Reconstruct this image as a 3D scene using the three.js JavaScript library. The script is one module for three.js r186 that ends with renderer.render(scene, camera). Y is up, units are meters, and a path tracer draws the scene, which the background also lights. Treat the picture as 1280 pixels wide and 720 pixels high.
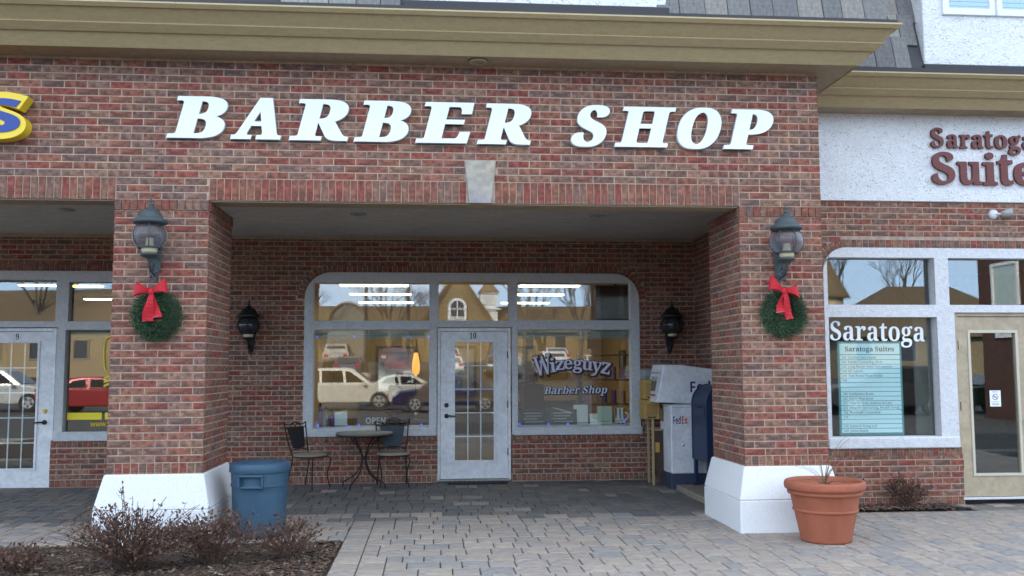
import * as THREE from 'three';
import { mergeGeometries } from 'three/addons/utils/BufferGeometryUtils.js';
import { FontLoader } from 'three/addons/loaders/FontLoader.js';
import { TextGeometry } from 'three/addons/geometries/TextGeometry.js';
import { RectAreaLightUniformsLib } from 'three/addons/lights/RectAreaLightUniformsLib.js';

// ---------------------------------------------------------------- camera, sky, sun, exposure
const scene = new THREE.Scene();
const camera = new THREE.PerspectiveCamera(2 * Math.atan(360 / 1169.98) * 180 / Math.PI, 16 / 9, 0.05, 900);
camera.position.set(2.0372, 1.5265, 8.6812);
camera.rotation.set(0.08568, -0.08563, -0.00386, 'YXZ');
camera.updateMatrixWorld(true);
camera.updateProjectionMatrix();
const renderer = new THREE.WebGLRenderer({ antialias: true });
renderer.toneMapping = THREE.LinearToneMapping;
renderer.toneMappingExposure = 4.9;
renderer.shadowMap.enabled = true;
RectAreaLightUniformsLib.init();

const SUN = new THREE.Vector3(-0.42, 0.50, -0.86).normalize();
function rng(seed) { let a = seed | 0; return () => { a = (a + 0x6d2b79f5) | 0; let t = Math.imul(a ^ (a >>> 15), 1 | a); t = (t + Math.imul(t ^ (t >>> 7), 61 | t)) ^ t; return ((t ^ (t >>> 14)) >>> 0) / 4294967296; }; }
// tileable value noise on a lattice
function lattice(seed, n) { const r = rng(seed), a = new Float32Array(n * n); for (let i = 0; i < n * n; i++) a[i] = r(); return (x, y) => { x = ((x % n) + n) % n; y = ((y % n) + n) % n; const i = Math.floor(x), j = Math.floor(y), s = x - i, t = y - j, u = s * s * (3 - 2 * s), v = t * t * (3 - 2 * t), i1 = (i + 1) % n, j1 = (j + 1) % n; return (a[j * n + i] * (1 - u) + a[j * n + i1] * u) * (1 - v) + (a[j1 * n + i] * (1 - u) + a[j1 * n + i1] * u) * v; }; }
{
  const W = 1024, H = 512, d = new Float32Array(W * H * 4), n1 = lattice(5, 16), n2 = lattice(6, 32), n3 = lattice(8, 64);
  for (let j = 0; j < H; j++) for (let i = 0; i < W; i++) {
    const el = ((j + 0.5) / H - 0.5) * Math.PI, az = ((i + 0.5) / W - 0.5) * 2 * Math.PI, y = Math.sin(el), x = Math.cos(az) * Math.cos(el), z = Math.sin(az) * Math.cos(el);
    const h = Math.pow(Math.max(0, 1 - Math.max(y, 0)), 3.0), c = Math.max(0, x * SUN.x + y * SUN.y + z * SUN.z);
    let L = [0.40 + 0.03 * h, 0.46 + 0.18 * h, 0.56 + 0.34 * h];
    const glow = 0.35 * Math.pow(c, 6) + 0.9 * Math.pow(c, 60);
    // thin streaky cloud
    const k = 1 / (Math.max(y, 0) + 0.12), px = x * k * 0.8, pz = z * k * 2.2;
    let cl = n1(px + 7, pz + 3) * 0.5 + n2(px * 2.1, pz * 2.1) * 0.3 + n3(px * 4.3, pz * 4.3) * 0.2;
    cl = Math.min(1, Math.max(0, (cl - 0.52) * 3.2)) * (y > 0 ? 1 : 0);
    L = L.map((v, q) => v * (1 - 0.55 * cl) + 0.55 * cl * [0.62, 0.65, 0.70][q] + glow * [1, 0.93, 0.8][q]);
    const o = (j * W + i) * 4; d[o] = L[0]; d[o + 1] = L[1]; d[o + 2] = L[2]; d[o + 3] = 1;
  }
  const sky = new THREE.DataTexture(d, W, H, THREE.RGBAFormat, THREE.FloatType);
  sky.mapping = THREE.EquirectangularReflectionMapping; sky.magFilter = THREE.LinearFilter; sky.needsUpdate = true;
  scene.background = sky; scene.environment = sky;
}
const sun = new THREE.DirectionalLight(new THREE.Color().setRGB(1, 0.9, 0.76), 2.2);
sun.name = 'sun'; sun.position.copy(SUN).multiplyScalar(120); sun.castShadow = true;
Object.assign(sun.shadow.camera, { left: -80, right: 80, top: 80, bottom: -80, near: 1, far: 320 }); sun.shadow.mapSize.set(4096, 4096);
scene.add(sun);

// ---------------------------------------------------------------- helpers
const used = {};
const numbered = (n) => { const k = used[n] = (used[n] ?? -1) + 1; return k ? n + '_' + String(k).padStart(3, '0') : n; };
function put(o, parent) { (parent ?? scene).add(o); return o; }
function thing(name, label, category, pos = [0, 0, 0], turn = 0, group) {
  const o = new THREE.Group(); o.name = numbered(name); o.position.set(...pos); o.rotation.y = turn;
  o.userData = { label, category, kind: 'thing' }; if (group) o.userData.group = group; return put(o);
}
function mesh(name, g, m, parent) {
  const geo = Array.isArray(g) ? join(g) : g, o = new THREE.Mesh(geo, m); o.castShadow = o.receiveShadow = true;
  o.name = parent ? name : numbered(name); return put(o, parent);
}
function struct(name, g, m, label, category) { const o = mesh(name, g, m); o.userData = { kind: 'structure', label, category }; return o; }
function tag(o, label, category, group, kind = 'thing') { o.userData = { label, category, kind }; if (group) o.userData.group = group; return o; }
function copyOf(root, label, pos, turn = 0) {
  const c = root.clone(); c.name = numbered(root.name.replace(/_\d{3}$/, '')); c.userData = { ...root.userData, label }; c.position.set(...pos); c.rotation.y = turn; return put(c);
}
function join(list) {
  return mergeGeometries(list.map((g) => { const q = g.index ? g.toNonIndexed() : g.clone(); for (const k of Object.keys(q.attributes)) if (!['position', 'normal', 'uv'].includes(k)) q.deleteAttribute(k); if (!q.attributes.uv) q.setAttribute('uv', new THREE.BufferAttribute(new Float32Array(q.attributes.position.count * 2), 2)); q.morphAttributes = {}; return q; }));
}
// uv in metres from the face's own direction
function metric(g, ou = 0, ov = 0) {
  g = g.index ? g.toNonIndexed() : g; if (!g.attributes.normal) g.computeVertexNormals();
  const p = g.attributes.position, n = g.attributes.normal, uv = new Float32Array(p.count * 2);
  for (let i = 0; i < p.count; i++) {
    const ax = Math.abs(n.getX(i)), ay = Math.abs(n.getY(i)), az = Math.abs(n.getZ(i)), x = p.getX(i), y = p.getY(i), z = p.getZ(i);
    const [a, b] = az >= ax && az >= ay ? [x, y] : ax >= ay ? [z, y] : [x, z]; uv[2 * i] = a + ou; uv[2 * i + 1] = b + ov;
  }
  g.setAttribute('uv', new THREE.BufferAttribute(uv, 2)); return g;
}
function tri(verts, faces) { // flat-shaded solid from corners and polygons
  const a = []; for (const f of faces) for (let i = 1; i < f.length - 1; i++) a.push(...verts[f[0]], ...verts[f[i]], ...verts[f[i + 1]]);
  const g = new THREE.BufferGeometry(); g.setAttribute('position', new THREE.BufferAttribute(new Float32Array(a), 3)); g.computeVertexNormals(); return g;
}
// chamfered box centred on the origin
function cbox(w, h, d, c = 0.004) {
  c = Math.min(c, w / 3, h / 3, d / 3); const X = w / 2, Y = h / 2, Z = d / 2, V = [], id = {};
  for (const sx of [-1, 1]) for (const sy of [-1, 1]) for (const sz of [-1, 1]) { id[[sx, sy, sz]] = V.length; V.push([sx * X, sy * (Y - c), sz * (Z - c)], [sx * (X - c), sy * Y, sz * (Z - c)], [sx * (X - c), sy * (Y - c), sz * Z]); }
  const F = [], q = (a, b, e, f, n) => { const A = V[a], B = V[b], E = V[e]; const u = [B[0] - A[0], B[1] - A[1], B[2] - A[2]], v = [E[0] - A[0], E[1] - A[1], E[2] - A[2]]; const k = [u[1] * v[2] - u[2] * v[1], u[2] * v[0] - u[0] * v[2], u[0] * v[1] - u[1] * v[0]]; const s = k[0] * n[0] + k[1] * n[1] + k[2] * n[2] > 0; const l = f === undefined ? [a, b, e] : [a, b, e, f]; F.push(s ? l : l.reverse()); };
  for (const s of [-1, 1]) {
    q(id[[s, -1, -1]], id[[s, 1, -1]], id[[s, 1, 1]], id[[s, -1, 1]], [s, 0, 0]);
    q(id[[-1, s, -1]] + 1, id[[1, s, -1]] + 1, id[[1, s, 1]] + 1, id[[-1, s, 1]] + 1, [0, s, 0]);
    q(id[[-1, -1, s]] + 2, id[[1, -1, s]] + 2, id[[1, 1, s]] + 2, id[[-1, 1, s]] + 2, [0, 0, s]);
    for (const t of [-1, 1]) {
      q(id[[s, t, -1]], id[[s, t, 1]], id[[s, t, 1]] + 1, id[[s, t, -1]] + 1, [s, t, 0]);
      q(id[[s, -1, t]], id[[s, 1, t]], id[[s, 1, t]] + 2, id[[s, -1, t]] + 2, [s, 0, t]);
      q(id[[-1, s, t]] + 1, id[[1, s, t]] + 1, id[[1, s, t]] + 2, id[[-1, s, t]] + 2, [0, s, t]);
      for (const r of [-1, 1]) q(id[[s, t, r]], id[[s, t, r]] + 1, id[[s, t, r]] + 2, undefined, [s, t, r]);
    }
  }
  return metric(tri(V, F));
}
const bx = (x0, x1, y0, y1, z0, z1, c = 0.004) => metric(cbox(x1 - x0, y1 - y0, z1 - z0, c).translate((x0 + x1) / 2, (y0 + y1) / 2, (z0 + z1) / 2));
const box0 = (x0, x1, y0, y1, z0, z1) => metric(new THREE.BoxGeometry(x1 - x0, y1 - y0, z1 - z0).translate((x0 + x1) / 2, (y0 + y1) / 2, (z0 + z1) / 2));
const tube = (pts, r, seg = 24, rad = 6, closed = false) => new THREE.TubeGeometry(new THREE.CatmullRomCurve3(pts.map((p) => new THREE.Vector3(...p)), closed), seg, r, rad, closed);
function rod(a, b, r0, r1 = r0, rad = 6) { const A = new THREE.Vector3(...a), d = new THREE.Vector3(...b).sub(A), g = new THREE.CylinderGeometry(r1, r0, d.length(), rad); g.translate(0, d.length() / 2, 0); g.applyQuaternion(new THREE.Quaternion().setFromUnitVectors(new THREE.Vector3(0, 1, 0), d.normalize())); return g.translate(...a); }
const lathe = (pts, seg = 28) => new THREE.LatheGeometry(pts.map((p) => new THREE.Vector2(p[0], p[1])), seg);
function poly(pts, holes = []) { const s = new THREE.Shape(pts.map((p) => new THREE.Vector2(...p))); for (const h of holes) s.holes.push(new THREE.Path(h.map((p) => new THREE.Vector2(...p)))); return s; }
const rect = (x0, x1, y0, y1) => [[x0, y0], [x1, y0], [x1, y1], [x0, y1]];
function roundTop(x0, x1, y0, y1, r, both = true, n = 10) { // a rectangle with rounded upper corners
  const p = [[x0, y0], [x1, y0]];
  if (both) for (let i = 0; i <= n; i++) { const a = (i / n) * Math.PI / 2; p.push([x1 - r + r * Math.cos(a), y1 - r + r * Math.sin(a)]); } else p.push([x1, y1]);
  for (let i = 0; i <= n; i++) { const a = Math.PI / 2 + (i / n) * Math.PI / 2; p.push([x0 + r + r * Math.cos(a), y1 - r + r * Math.sin(a)]); }
  return p;
}
function slab(shape, z0, z1, bevel = 0) { // extruded along z between z0 and z1
  const g = new THREE.ExtrudeGeometry(shape, { depth: z1 - z0 - 2 * bevel, bevelEnabled: bevel > 0, bevelThickness: bevel, bevelSize: bevel, bevelOffset: -bevel, bevelSegments: 2, curveSegments: 10 });
  return metric(g.translate(0, 0, z0 + bevel));
}
// closed solid through rounded rectangles at rising heights: [y, x0, x1, z0, z1, r]
function loftRects(levels, n = 4) {
  const rings = levels.map(([y, x0, x1, z0, z1, r]) => { const p = []; for (const [cx, cz, a0] of [[x1 - r, z1 - r, 0], [x0 + r, z1 - r, 1], [x0 + r, z0 + r, 2], [x1 - r, z0 + r, 3]]) for (let i = 0; i <= n; i++) { const a = (a0 + i / n) * Math.PI / 2; p.push([cx + r * Math.cos(a), y, cz + r * Math.sin(a)]); } return p; });
  const m = rings[0].length, V = rings.flat(), F = [];
  for (let k = 0; k < rings.length - 1; k++) for (let i = 0; i < m; i++) { const j = (i + 1) % m; F.push([k * m + i, (k + 1) * m + i, (k + 1) * m + j, k * m + j]); }
  F.push([...Array(m).keys()], [...Array(m).keys()].map((i) => (rings.length - 1) * m + m - 1 - i));
  return metric(tri(V, F));
}
// ---------------------------------------------------------------- textures and materials
function dataTex(n, fn, srgb = false, rep = 1) {
  const d = new Uint8Array(n * n * 4); for (let j = 0; j < n; j++) for (let i = 0; i < n; i++) { const v = fn(i / n, j / n), o = (j * n + i) * 4; for (let c = 0; c < 3; c++) d[o + c] = Math.max(0, Math.min(255, 255 * (Array.isArray(v) ? v[c] : v))); d[o + 3] = 255; }
  const t = new THREE.DataTexture(d, n, n); t.wrapS = t.wrapT = THREE.RepeatWrapping; t.magFilter = THREE.LinearFilter; if (srgb) t.colorSpace = THREE.SRGBColorSpace; t.repeat.set(rep, rep); t.needsUpdate = true; return t;
}
const nA = lattice(11, 8), nB = lattice(12, 32), nC = lattice(13, 128), nD = lattice(14, 256), nE = lattice(15, 512);
const texBrick = dataTex(512, (u, v) => { const s = nE(u * 512, v * 512), m = nC(u * 128, v * 128), c = nB(u * 32, v * 32), dk = nD(u * 256, v * 256); return 0.78 + 0.16 * (m - 0.5) + 0.34 * (c - 0.5) + 0.15 * (s - 0.5) - (dk > 0.86 ? 0.16 : 0) + (dk < 0.08 ? 0.1 : 0); }, true, 1 / 0.9);
const bumpBrick = dataTex(512, (u, v) => 0.5 + 0.35 * (nD(u * 256, v * 256) - 0.5) + 0.4 * (nC(u * 128, v * 128) - 0.5) + 0.3 * (nE(u * 512, v * 512) - 0.5), false, 1 / 0.9);
const texPaver = dataTex(512, (u, v) => { const s = nE(u * 512, v * 512), c = nB(u * 32, v * 32), a = nA(u * 8, v * 8); return [0.8 + 0.16 * (s - 0.5) + 0.14 * (c - 0.5) + 0.12 * (a - 0.5), 0.8 + 0.16 * (s - 0.5) + 0.13 * (c - 0.5) + 0.1 * (a - 0.5), 0.8 + 0.16 * (s - 0.5) + 0.12 * (c - 0.5)]; }, true, 1 / 1.3);
const texPaint = dataTex(256, (u, v) => 0.9 + 0.08 * (nB(u * 32, v * 32) - 0.5) + 0.07 * (nA(u * 8, v * 8) - 0.5) + 0.03 * (nC(u * 128, v * 128) - 0.5), true, 1 / 1.1);
const bumpFine = dataTex(256, (u, v) => 0.5 + 0.6 * (nC(u * 128, v * 128) - 0.5) + 0.3 * (nB(u * 32, v * 32) - 0.5), false, 1 / 0.6);
// trowelled stucco: a rough relief with short dirt-filled scars
const scars = (() => {
  const n = 1024, h = new Float32Array(n * n).fill(0), r = rng(77);
  for (let k = 0; k < 3800; k++) { const x = r() * n, y = r() * n, a = (r() - 0.5) * 1.6, len = 2 + r() * r() * 16, w = 0.6 + r() * 1.1, s = 0.4 + r() * 0.6; for (let t = 0; t < len; t += 0.6) for (let q = -w; q <= w; q += 0.6) { const wob = Math.sin(t * 0.5 + k) * 1.5, i = Math.floor(x + Math.cos(a) * t - Math.sin(a) * (q + wob) + n) % n, j = Math.floor(y + Math.sin(a) * t + Math.cos(a) * (q + wob) + n) % n; h[j * n + i] = Math.max(h[j * n + i], s * (1 - Math.abs(q) / (w + 0.4))); } }
  return (u, v) => h[(Math.floor(v * n) % n) * n + (Math.floor(u * n) % n)];
})();
const texStucco = dataTex(1024, (u, v) => { const s = scars(u, v) * (nB(u * 32, v * 32) > 0.42 ? 1 : 0.25), b = nC(u * 128, v * 128); const k = 0.95 - 0.42 * s + 0.05 * (b - 0.5) + 0.05 * (nA(u * 8, v * 8) - 0.5); return [k, k * (1 - 0.02 * s), k * (1 - 0.06 * s)]; }, true, 1 / 1.6);
const bumpStucco = dataTex(1024, (u, v) => 0.6 - 0.5 * scars(u, v) + 0.35 * (nC(u * 128, v * 128) - 0.5) + 0.35 * (nB(u * 32, v * 32) - 0.5), false, 1 / 1.6);
const texFrame = dataTex(512, (u, v) => { const s = nD(u * 256, v * 256), t = nE(u * 512, v * 512); return 0.9 - (s > 0.72 ? 0.2 * (s - 0.72) / 0.28 : 0) + 0.12 * (t - 0.5) + 0.06 * (nB(u * 32, v * 32) - 0.5); }, true, 1 / 0.8);
const bumpFrame = dataTex(512, (u, v) => 0.5 + 0.6 * (nD(u * 256, v * 256) - 0.5) + 0.5 * (nC(u * 128, v * 128) - 0.5), false, 1 / 0.8);
const texShake = dataTex(512, (u, v) => { const g = nE(u * 512, v * 24), g2 = nD(u * 128, v * 8), c = nB(u * 32, v * 32), k = 0.84 + 0.16 * (g - 0.5) + 0.1 * (g2 - 0.5); return [k + 0.1 * (c - 0.5), k + 0.12 * (c - 0.5), k + 0.08 * (c - 0.5)]; }, true, 1 / 0.7);
const texSpeck = dataTex(1024, (u, v) => { const s = nE(u * 512, v * 512), c = nB(u * 32, v * 32), d = nD(u * 256, v * 256); return 0.955 + 0.02 * (c - 0.5) - (s > 0.9 && c > 0.58 ? 0.45 : 0) - (d > 0.93 && c < 0.42 ? 0.35 : 0); }, true, 1 / 1.3);
const texWood = dataTex(256, (u, v) => 0.92 + 0.05 * (nC(u * 24, v * 128) - 0.5) + 0.04 * (nE(u * 64, v * 256) - 0.5) - (nD(u * 256, v * 256) > 0.985 ? 0.12 : 0), true, 1 / 1.7);
const warp = (() => { const n = 128, d = new Float32Array(n * n * 4), a = lattice(21, 4), b = lattice(22, 8); for (let j = 0; j < n; j++) for (let i = 0; i < n; i++) { const v = .6 * a(i / n * 4, j / n * 4) + .4 * b(i / n * 8, j / n * 8), o = (j * n + i) * 4; d[o] = d[o + 1] = d[o + 2] = v; d[o + 3] = 1; } const t = new THREE.DataTexture(d, n, n, THREE.RGBAFormat, THREE.FloatType); t.wrapS = t.wrapT = THREE.RepeatWrapping; t.magFilter = THREE.LinearFilter; t.repeat.set(1 / 1.9, 1 / 1.9); t.needsUpdate = true; return t; })(); // the slight waviness of sheet glass
const C = (r, g, b) => new THREE.Color().setRGB(r, g, b);
const std = (r, g, b, rough = 0.8, o = {}) => new THREE.MeshStandardMaterial({ color: C(r, g, b), roughness: rough, ...o });
const brickMat = (r, g, b) => std(r, g, b, 0.92, { map: texBrick, bumpMap: bumpBrick, bumpScale: 0.004 });
const BRICKS = [[0.409, 0.113, 0.079], [0.402, 0.142, 0.093], [0.445, 0.178, 0.115], [0.387, 0.193, 0.129], [0.416, 0.225, 0.155], [0.344, 0.186, 0.133], [0.272, 0.15, 0.111], [0.351, 0.142, 0.093], [0.459, 0.24, 0.155], [0.301, 0.171, 0.133], [0.402, 0.157, 0.104], [0.366, 0.2, 0.14]];
const brickMats = BRICKS.map((c) => brickMat(...c));
const brickMix = new THREE.MeshStandardMaterial({ vertexColors: true, roughness: 0.92, map: texBrick, bumpMap: bumpBrick, bumpScale: 0.004 });
const M = {
  mortar: std(.70, .51, .39, 0.95, { map: texPaver, bumpMap: bumpFine, bumpScale: 0.004 }),
  cornice: std(.48, .365, .19, 0.55, { map: texWood, bumpMap: bumpFine, bumpScale: 0.0008 }),
  soffit: std(.44, .34, .22, 0.8, { map: texPaint }),
  ceiling: std(.62, .59, .53, 0.9, { map: texPaint, bumpMap: bumpFine, bumpScale: 0.002 }),
  stucco: std(.86, .86, .86, 0.92, { map: texStucco, bumpMap: bumpStucco, bumpScale: 0.012 }),
  base: std(.83, .825, .82, 0.75, { map: texSpeck, bumpMap: bumpFine, bumpScale: 0.0018 }),
  frame: std(.80, .81, .82, 0.9, { map: texFrame, bumpMap: bumpFrame, bumpScale: 0.008 }),
  frameWhite: std(.84, .84, .85, 0.9, { map: texFrame, bumpMap: bumpStucco, bumpScale: 0.008 }),
  stone: std(.60, .54, .47, 0.85, { map: texPaver, bumpMap: bumpFine, bumpScale: 0.003 }),
  glass: new THREE.MeshPhysicalMaterial({ color: C(.93, .97, .96), roughness: 0, transmission: 1, ior: 1.95, thickness: 0, bumpMap: warp, bumpScale: 0.00035 }),
  doorWhite: std(.88, .89, .90, 0.45, { map: texPaint }),
  doorTan: std(.52, .42, .285, 0.45, { map: texPaint }),
  doorTanLight: std(.56, .51, .40, 0.45),
  letter: std(.86, .88, .88, 0.45), letterEdge: std(.42, .47, .47, 0.5),
  black: std(.018, .018, .02, 0.45, { metalness: 0.3 }), iron: std(.02, .019, .018, 0.6, { metalness: 0.4 }),
  lantern: std(.075, .095, .10, 0.6, { metalness: 0.15, map: texPaint, bumpMap: bumpFine, bumpScale: 0.001 }), lanternGlass: new THREE.MeshPhysicalMaterial({ color: C(.66, .67, .72), roughness: 0.42, transmission: 1, ior: 1.6, thickness: 0 }),
  candle: std(.62, .54, .33, 0.6), chrome: std(.55, .55, .56, 0.3, { metalness: 1 }),
  wood: std(.14, .08, .04, 0.7, { map: texShake }), soil: std(.085, .054, .036, 1, { map: texPaver, bumpMap: bumpStucco, bumpScale: 0.03 }),
  dark: std(.02, .02, .022, 0.8), rubber: std(.022, .023, .024, 0.85), paper: std(.74, .76, .72, 0.8), flashing: std(.05, .05, .052, 0.8),
};
for (const k in M) M[k].name = k;

// ---------------------------------------------------------------- bricks
const BW = 0.1937, BH = 0.0577, PITCH = 0.2032, COURSE = 0.0672;
function brickGeo(w, h, d, c, ou, ov) { // proud front with a chamfer, open at the back where it is bedded
  const X = w / 2, Y = h / 2, V = [[-X + c, -Y + c, d], [X - c, -Y + c, d], [X - c, Y - c, d], [-X + c, Y - c, d], [-X, -Y, d - c], [X, -Y, d - c], [X, Y, d - c], [-X, Y, d - c], [-X, -Y, -.02], [X, -Y, -.02], [X, Y, -.02], [-X, Y, -.02]];
  return metric(tri(V, [[0, 1, 2, 3], [4, 5, 1, 0], [5, 6, 2, 1], [6, 7, 3, 2], [7, 4, 0, 3], [8, 9, 5, 4], [9, 10, 6, 5], [10, 11, 7, 6], [11, 8, 4, 7]]), ou, ov);
}
const brickShapes = [...Array(7).keys()].map((i) => brickGeo(BW, BH, 0.0042, 0.0022, i * 0.231, i * 0.137));
const endShapes = [...Array(5).keys()].map((i) => brickGeo(BH, BW, 0.0042, 0.0022, i * 0.31, i * 0.19));
const rb = rng(4242), frustum = new THREE.Frustum().setFromProjectionMatrix(new THREE.Matrix4().multiplyMatrices(camera.projectionMatrix, camera.matrixWorldInverse));
function tone(r = rb) { const q = r(); const w = [.085, .09, .09, .09, .10, .11, .075, .085, .075, .08, .065, .055]; let s = 0; for (let i = 0; i < 12; i++) { s += w[i]; if (q < s) return i; } return 1; }
// list of {p: centre on the wall face, U, N, w, h, t, roll}; the LIMIT that show largest become parts, the rest one joined part
function layBricks(parent, list, seen = () => true, name = 'brick', limit = 300) {
  const S = { stretch: brickShapes, end: endShapes }, cam = camera.position;
  for (const b of list) {
    const X = b.U.clone(), Zv = b.N.clone(), Y = new THREE.Vector3().crossVectors(Zv, X); if (b.roll) { X.applyAxisAngle(Zv, b.roll); Y.applyAxisAngle(Zv, b.roll); }
    const up = b.h > b.w; b.geo = up ? endShapes[Math.floor(rb() * 5)] : brickShapes[Math.floor(rb() * 7)];
    const p = b.p.clone().addScaledVector(Zv, (b.lift ?? 0) + (rb() - 0.5) * 0.0016);
    b.m = new THREE.Matrix4().makeBasis(X, Y, Zv).setPosition(p).multiply(new THREE.Matrix4().makeRotationZ((rb() - .5) * .006)).scale(new THREE.Vector3(b.w / (up ? BH : BW), b.h / (up ? BW : BH), 1));
    const d = cam.clone().sub(b.p), dist = d.length(); b.area = frustum.containsPoint(b.p) && seen(b.p) ? b.w * b.h * Math.max(0, d.dot(Zv) / dist) / (dist * dist) : 0; b.t ??= tone();
  }
  list.sort((a, b) => b.area - a.area);
  const rest = [];
  list.forEach((b, i) => {
    if (i < limit && b.area > 0) { const o = mesh(name, b.geo, brickMats[b.t], parent); b.m.decompose(o.position, o.quaternion, o.scale); } else rest.push(b);
  });
  if (rest.length) {
    const P = [], N = [], T = [], K = [], v = new THREE.Vector3(), nm = new THREE.Matrix3();
    for (const b of rest) { const g = b.geo.attributes, c = BRICKS[b.t]; nm.getNormalMatrix(b.m); for (let i = 0; i < g.position.count; i++) { v.fromBufferAttribute(g.position, i).applyMatrix4(b.m); P.push(v.x, v.y, v.z); v.fromBufferAttribute(g.normal, i).applyMatrix3(nm).normalize(); N.push(v.x, v.y, v.z); T.push(g.uv.getX(i), g.uv.getY(i)); K.push(...c); } }
    const g = new THREE.BufferGeometry(); g.setAttribute('position', new THREE.Float32BufferAttribute(P, 3)); g.setAttribute('normal', new THREE.Float32BufferAttribute(N, 3)); g.setAttribute('uv', new THREE.Float32BufferAttribute(T, 2)); g.setAttribute('color', new THREE.Float32BufferAttribute(K, 3));
    mesh('brickwork', g, brickMix, parent).userData.kind = 'stuff';
  }
}
const AX = { front: [new THREE.Vector3(1, 0, 0), new THREE.Vector3(0, 0, 1), (u, v, w) => new THREE.Vector3(u, v, w)], left: [new THREE.Vector3(0, 0, 1), new THREE.Vector3(-1, 0, 0), (u, v, w) => new THREE.Vector3(w, v, u)], right: [new THREE.Vector3(0, 0, -1), new THREE.Vector3(1, 0, 0), (u, v, w) => new THREE.Vector3(w, v, -u)] };
// courses of running bond on a face: blocked(v) lists the [u0, u1] that are not brick at height v
function courses(face, w, u0, u1, v0, v1, blocked = () => [], o = {}) {
  const [U, N, at] = AX[face], L = [], pitch = o.pitch ?? PITCH, c = o.course ?? COURSE, n = Math.round((v1 - v0) / c + (o.extra ?? 0)), j = 0.0115;
  for (let k = 0; k < n; k++) {
    const v = v0 + c * (k + 0.5), holes = blocked(v);
    for (let s = (o.start ?? u0) - (k % 2 ? pitch / 2 : 0) - pitch * 2; s < u1; s += pitch) {
      let parts = [[Math.max(s, u0), Math.min(s + pitch - j, u1)]];
      for (const [a, b] of holes) parts = parts.flatMap(([x, y]) => b <= x || a >= y ? [[x, y]] : [[x, Math.min(y, a)], [Math.max(x, b), y]].filter(([p, q]) => q > p));
      for (const [x, y] of parts) if (y - x > 0.018) L.push({ p: at((x + y) / 2, v, w), U, N, w: y - x, h: c - 0.0115 });
    }
  }
  return L;
}
// a band of bricks on end (soldiers or rowlocks) from u0 to u1 between heights v0 and v1
function band(face, w, u0, u1, v0, v1, lift = 0.003, blocked = () => []) {
  const [U, N, at] = AX[face], n = Math.round((u1 - u0) / 0.0677), p = (u1 - u0) / n, L = [];
  for (let i = 0; i < n; i++) { const a = u0 + i * p + 0.0047, b = u0 + (i + 1) * p - 0.0047; let x = a, y = b; for (const [q, r] of blocked((v0 + v1) / 2)) { if (q <= x && r >= y) { x = y; } else if (q > x && q < y) y = q; else if (r > x && r < y) x = r; } if (y - x > 0.015) L.push({ p: at((x + y) / 2, (v0 + v1) / 2, w), U, N, w: y - x, h: v1 - v0 - 0.0085, lift }); }
  return L;
}
function archCorner(face, w, cx, cy, r, a0, a1, lift = 0.003) { const [U, N, at] = AX[face], n = Math.round((r + 0.05) * Math.abs(a1 - a0) / 0.066), L = []; for (let i = 0; i < n; i++) { const a = a0 + (a1 - a0) * (i + 0.5) / n; L.push({ p: at(cx + Math.cos(a) * (r + 0.05), cy + Math.sin(a) * (r + 0.05), w), U, N, w: 0.055, h: 0.094, roll: a - Math.PI / 2, lift }); } return L; }
const roundHole = (x0, x1, y0, y1, r, bandw = 0.1, both = true) => (v) => {
  if (v < y0 || v > y1 + bandw) return []; const cy = y1 - r, R = r + bandw; if (v <= cy) return [[x0, x1]];
  const dx = Math.sqrt(Math.max(0, R * R - (v - cy) * (v - cy))); return [[x0 + r - dx, both ? x1 - r + dx : x1]];
};
// ---------------------------------------------------------------- ground and paving
{
  const g = new THREE.PlaneGeometry(700, 700, 60, 120); g.rotateX(-Math.PI / 2); g.translate(0, 0, 180);
  const p = g.attributes.position; for (let i = 0; i < p.count; i++) { const z = p.getZ(i); p.setY(i, -0.16 + 2.3 * THREE.MathUtils.smoothstep(z, 28, 62)); } g.computeVertexNormals();
  struct('ground', metric(g), std(.075, .073, .072, 0.95, { map: texPaver }), 'grey asphalt of the parking lot in front of the shops', 'ground');
  struct('kerb', [bx(-14, 1.1, -.16, .006, 4.9, 5.06, .02), bx(1.11, 14, -.16, .006, 4.9, 5.06, .02)], std(.36, .35, .33, .9, { map: texPaver }), 'concrete kerb edging the paved walk', 'kerb');
}
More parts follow.
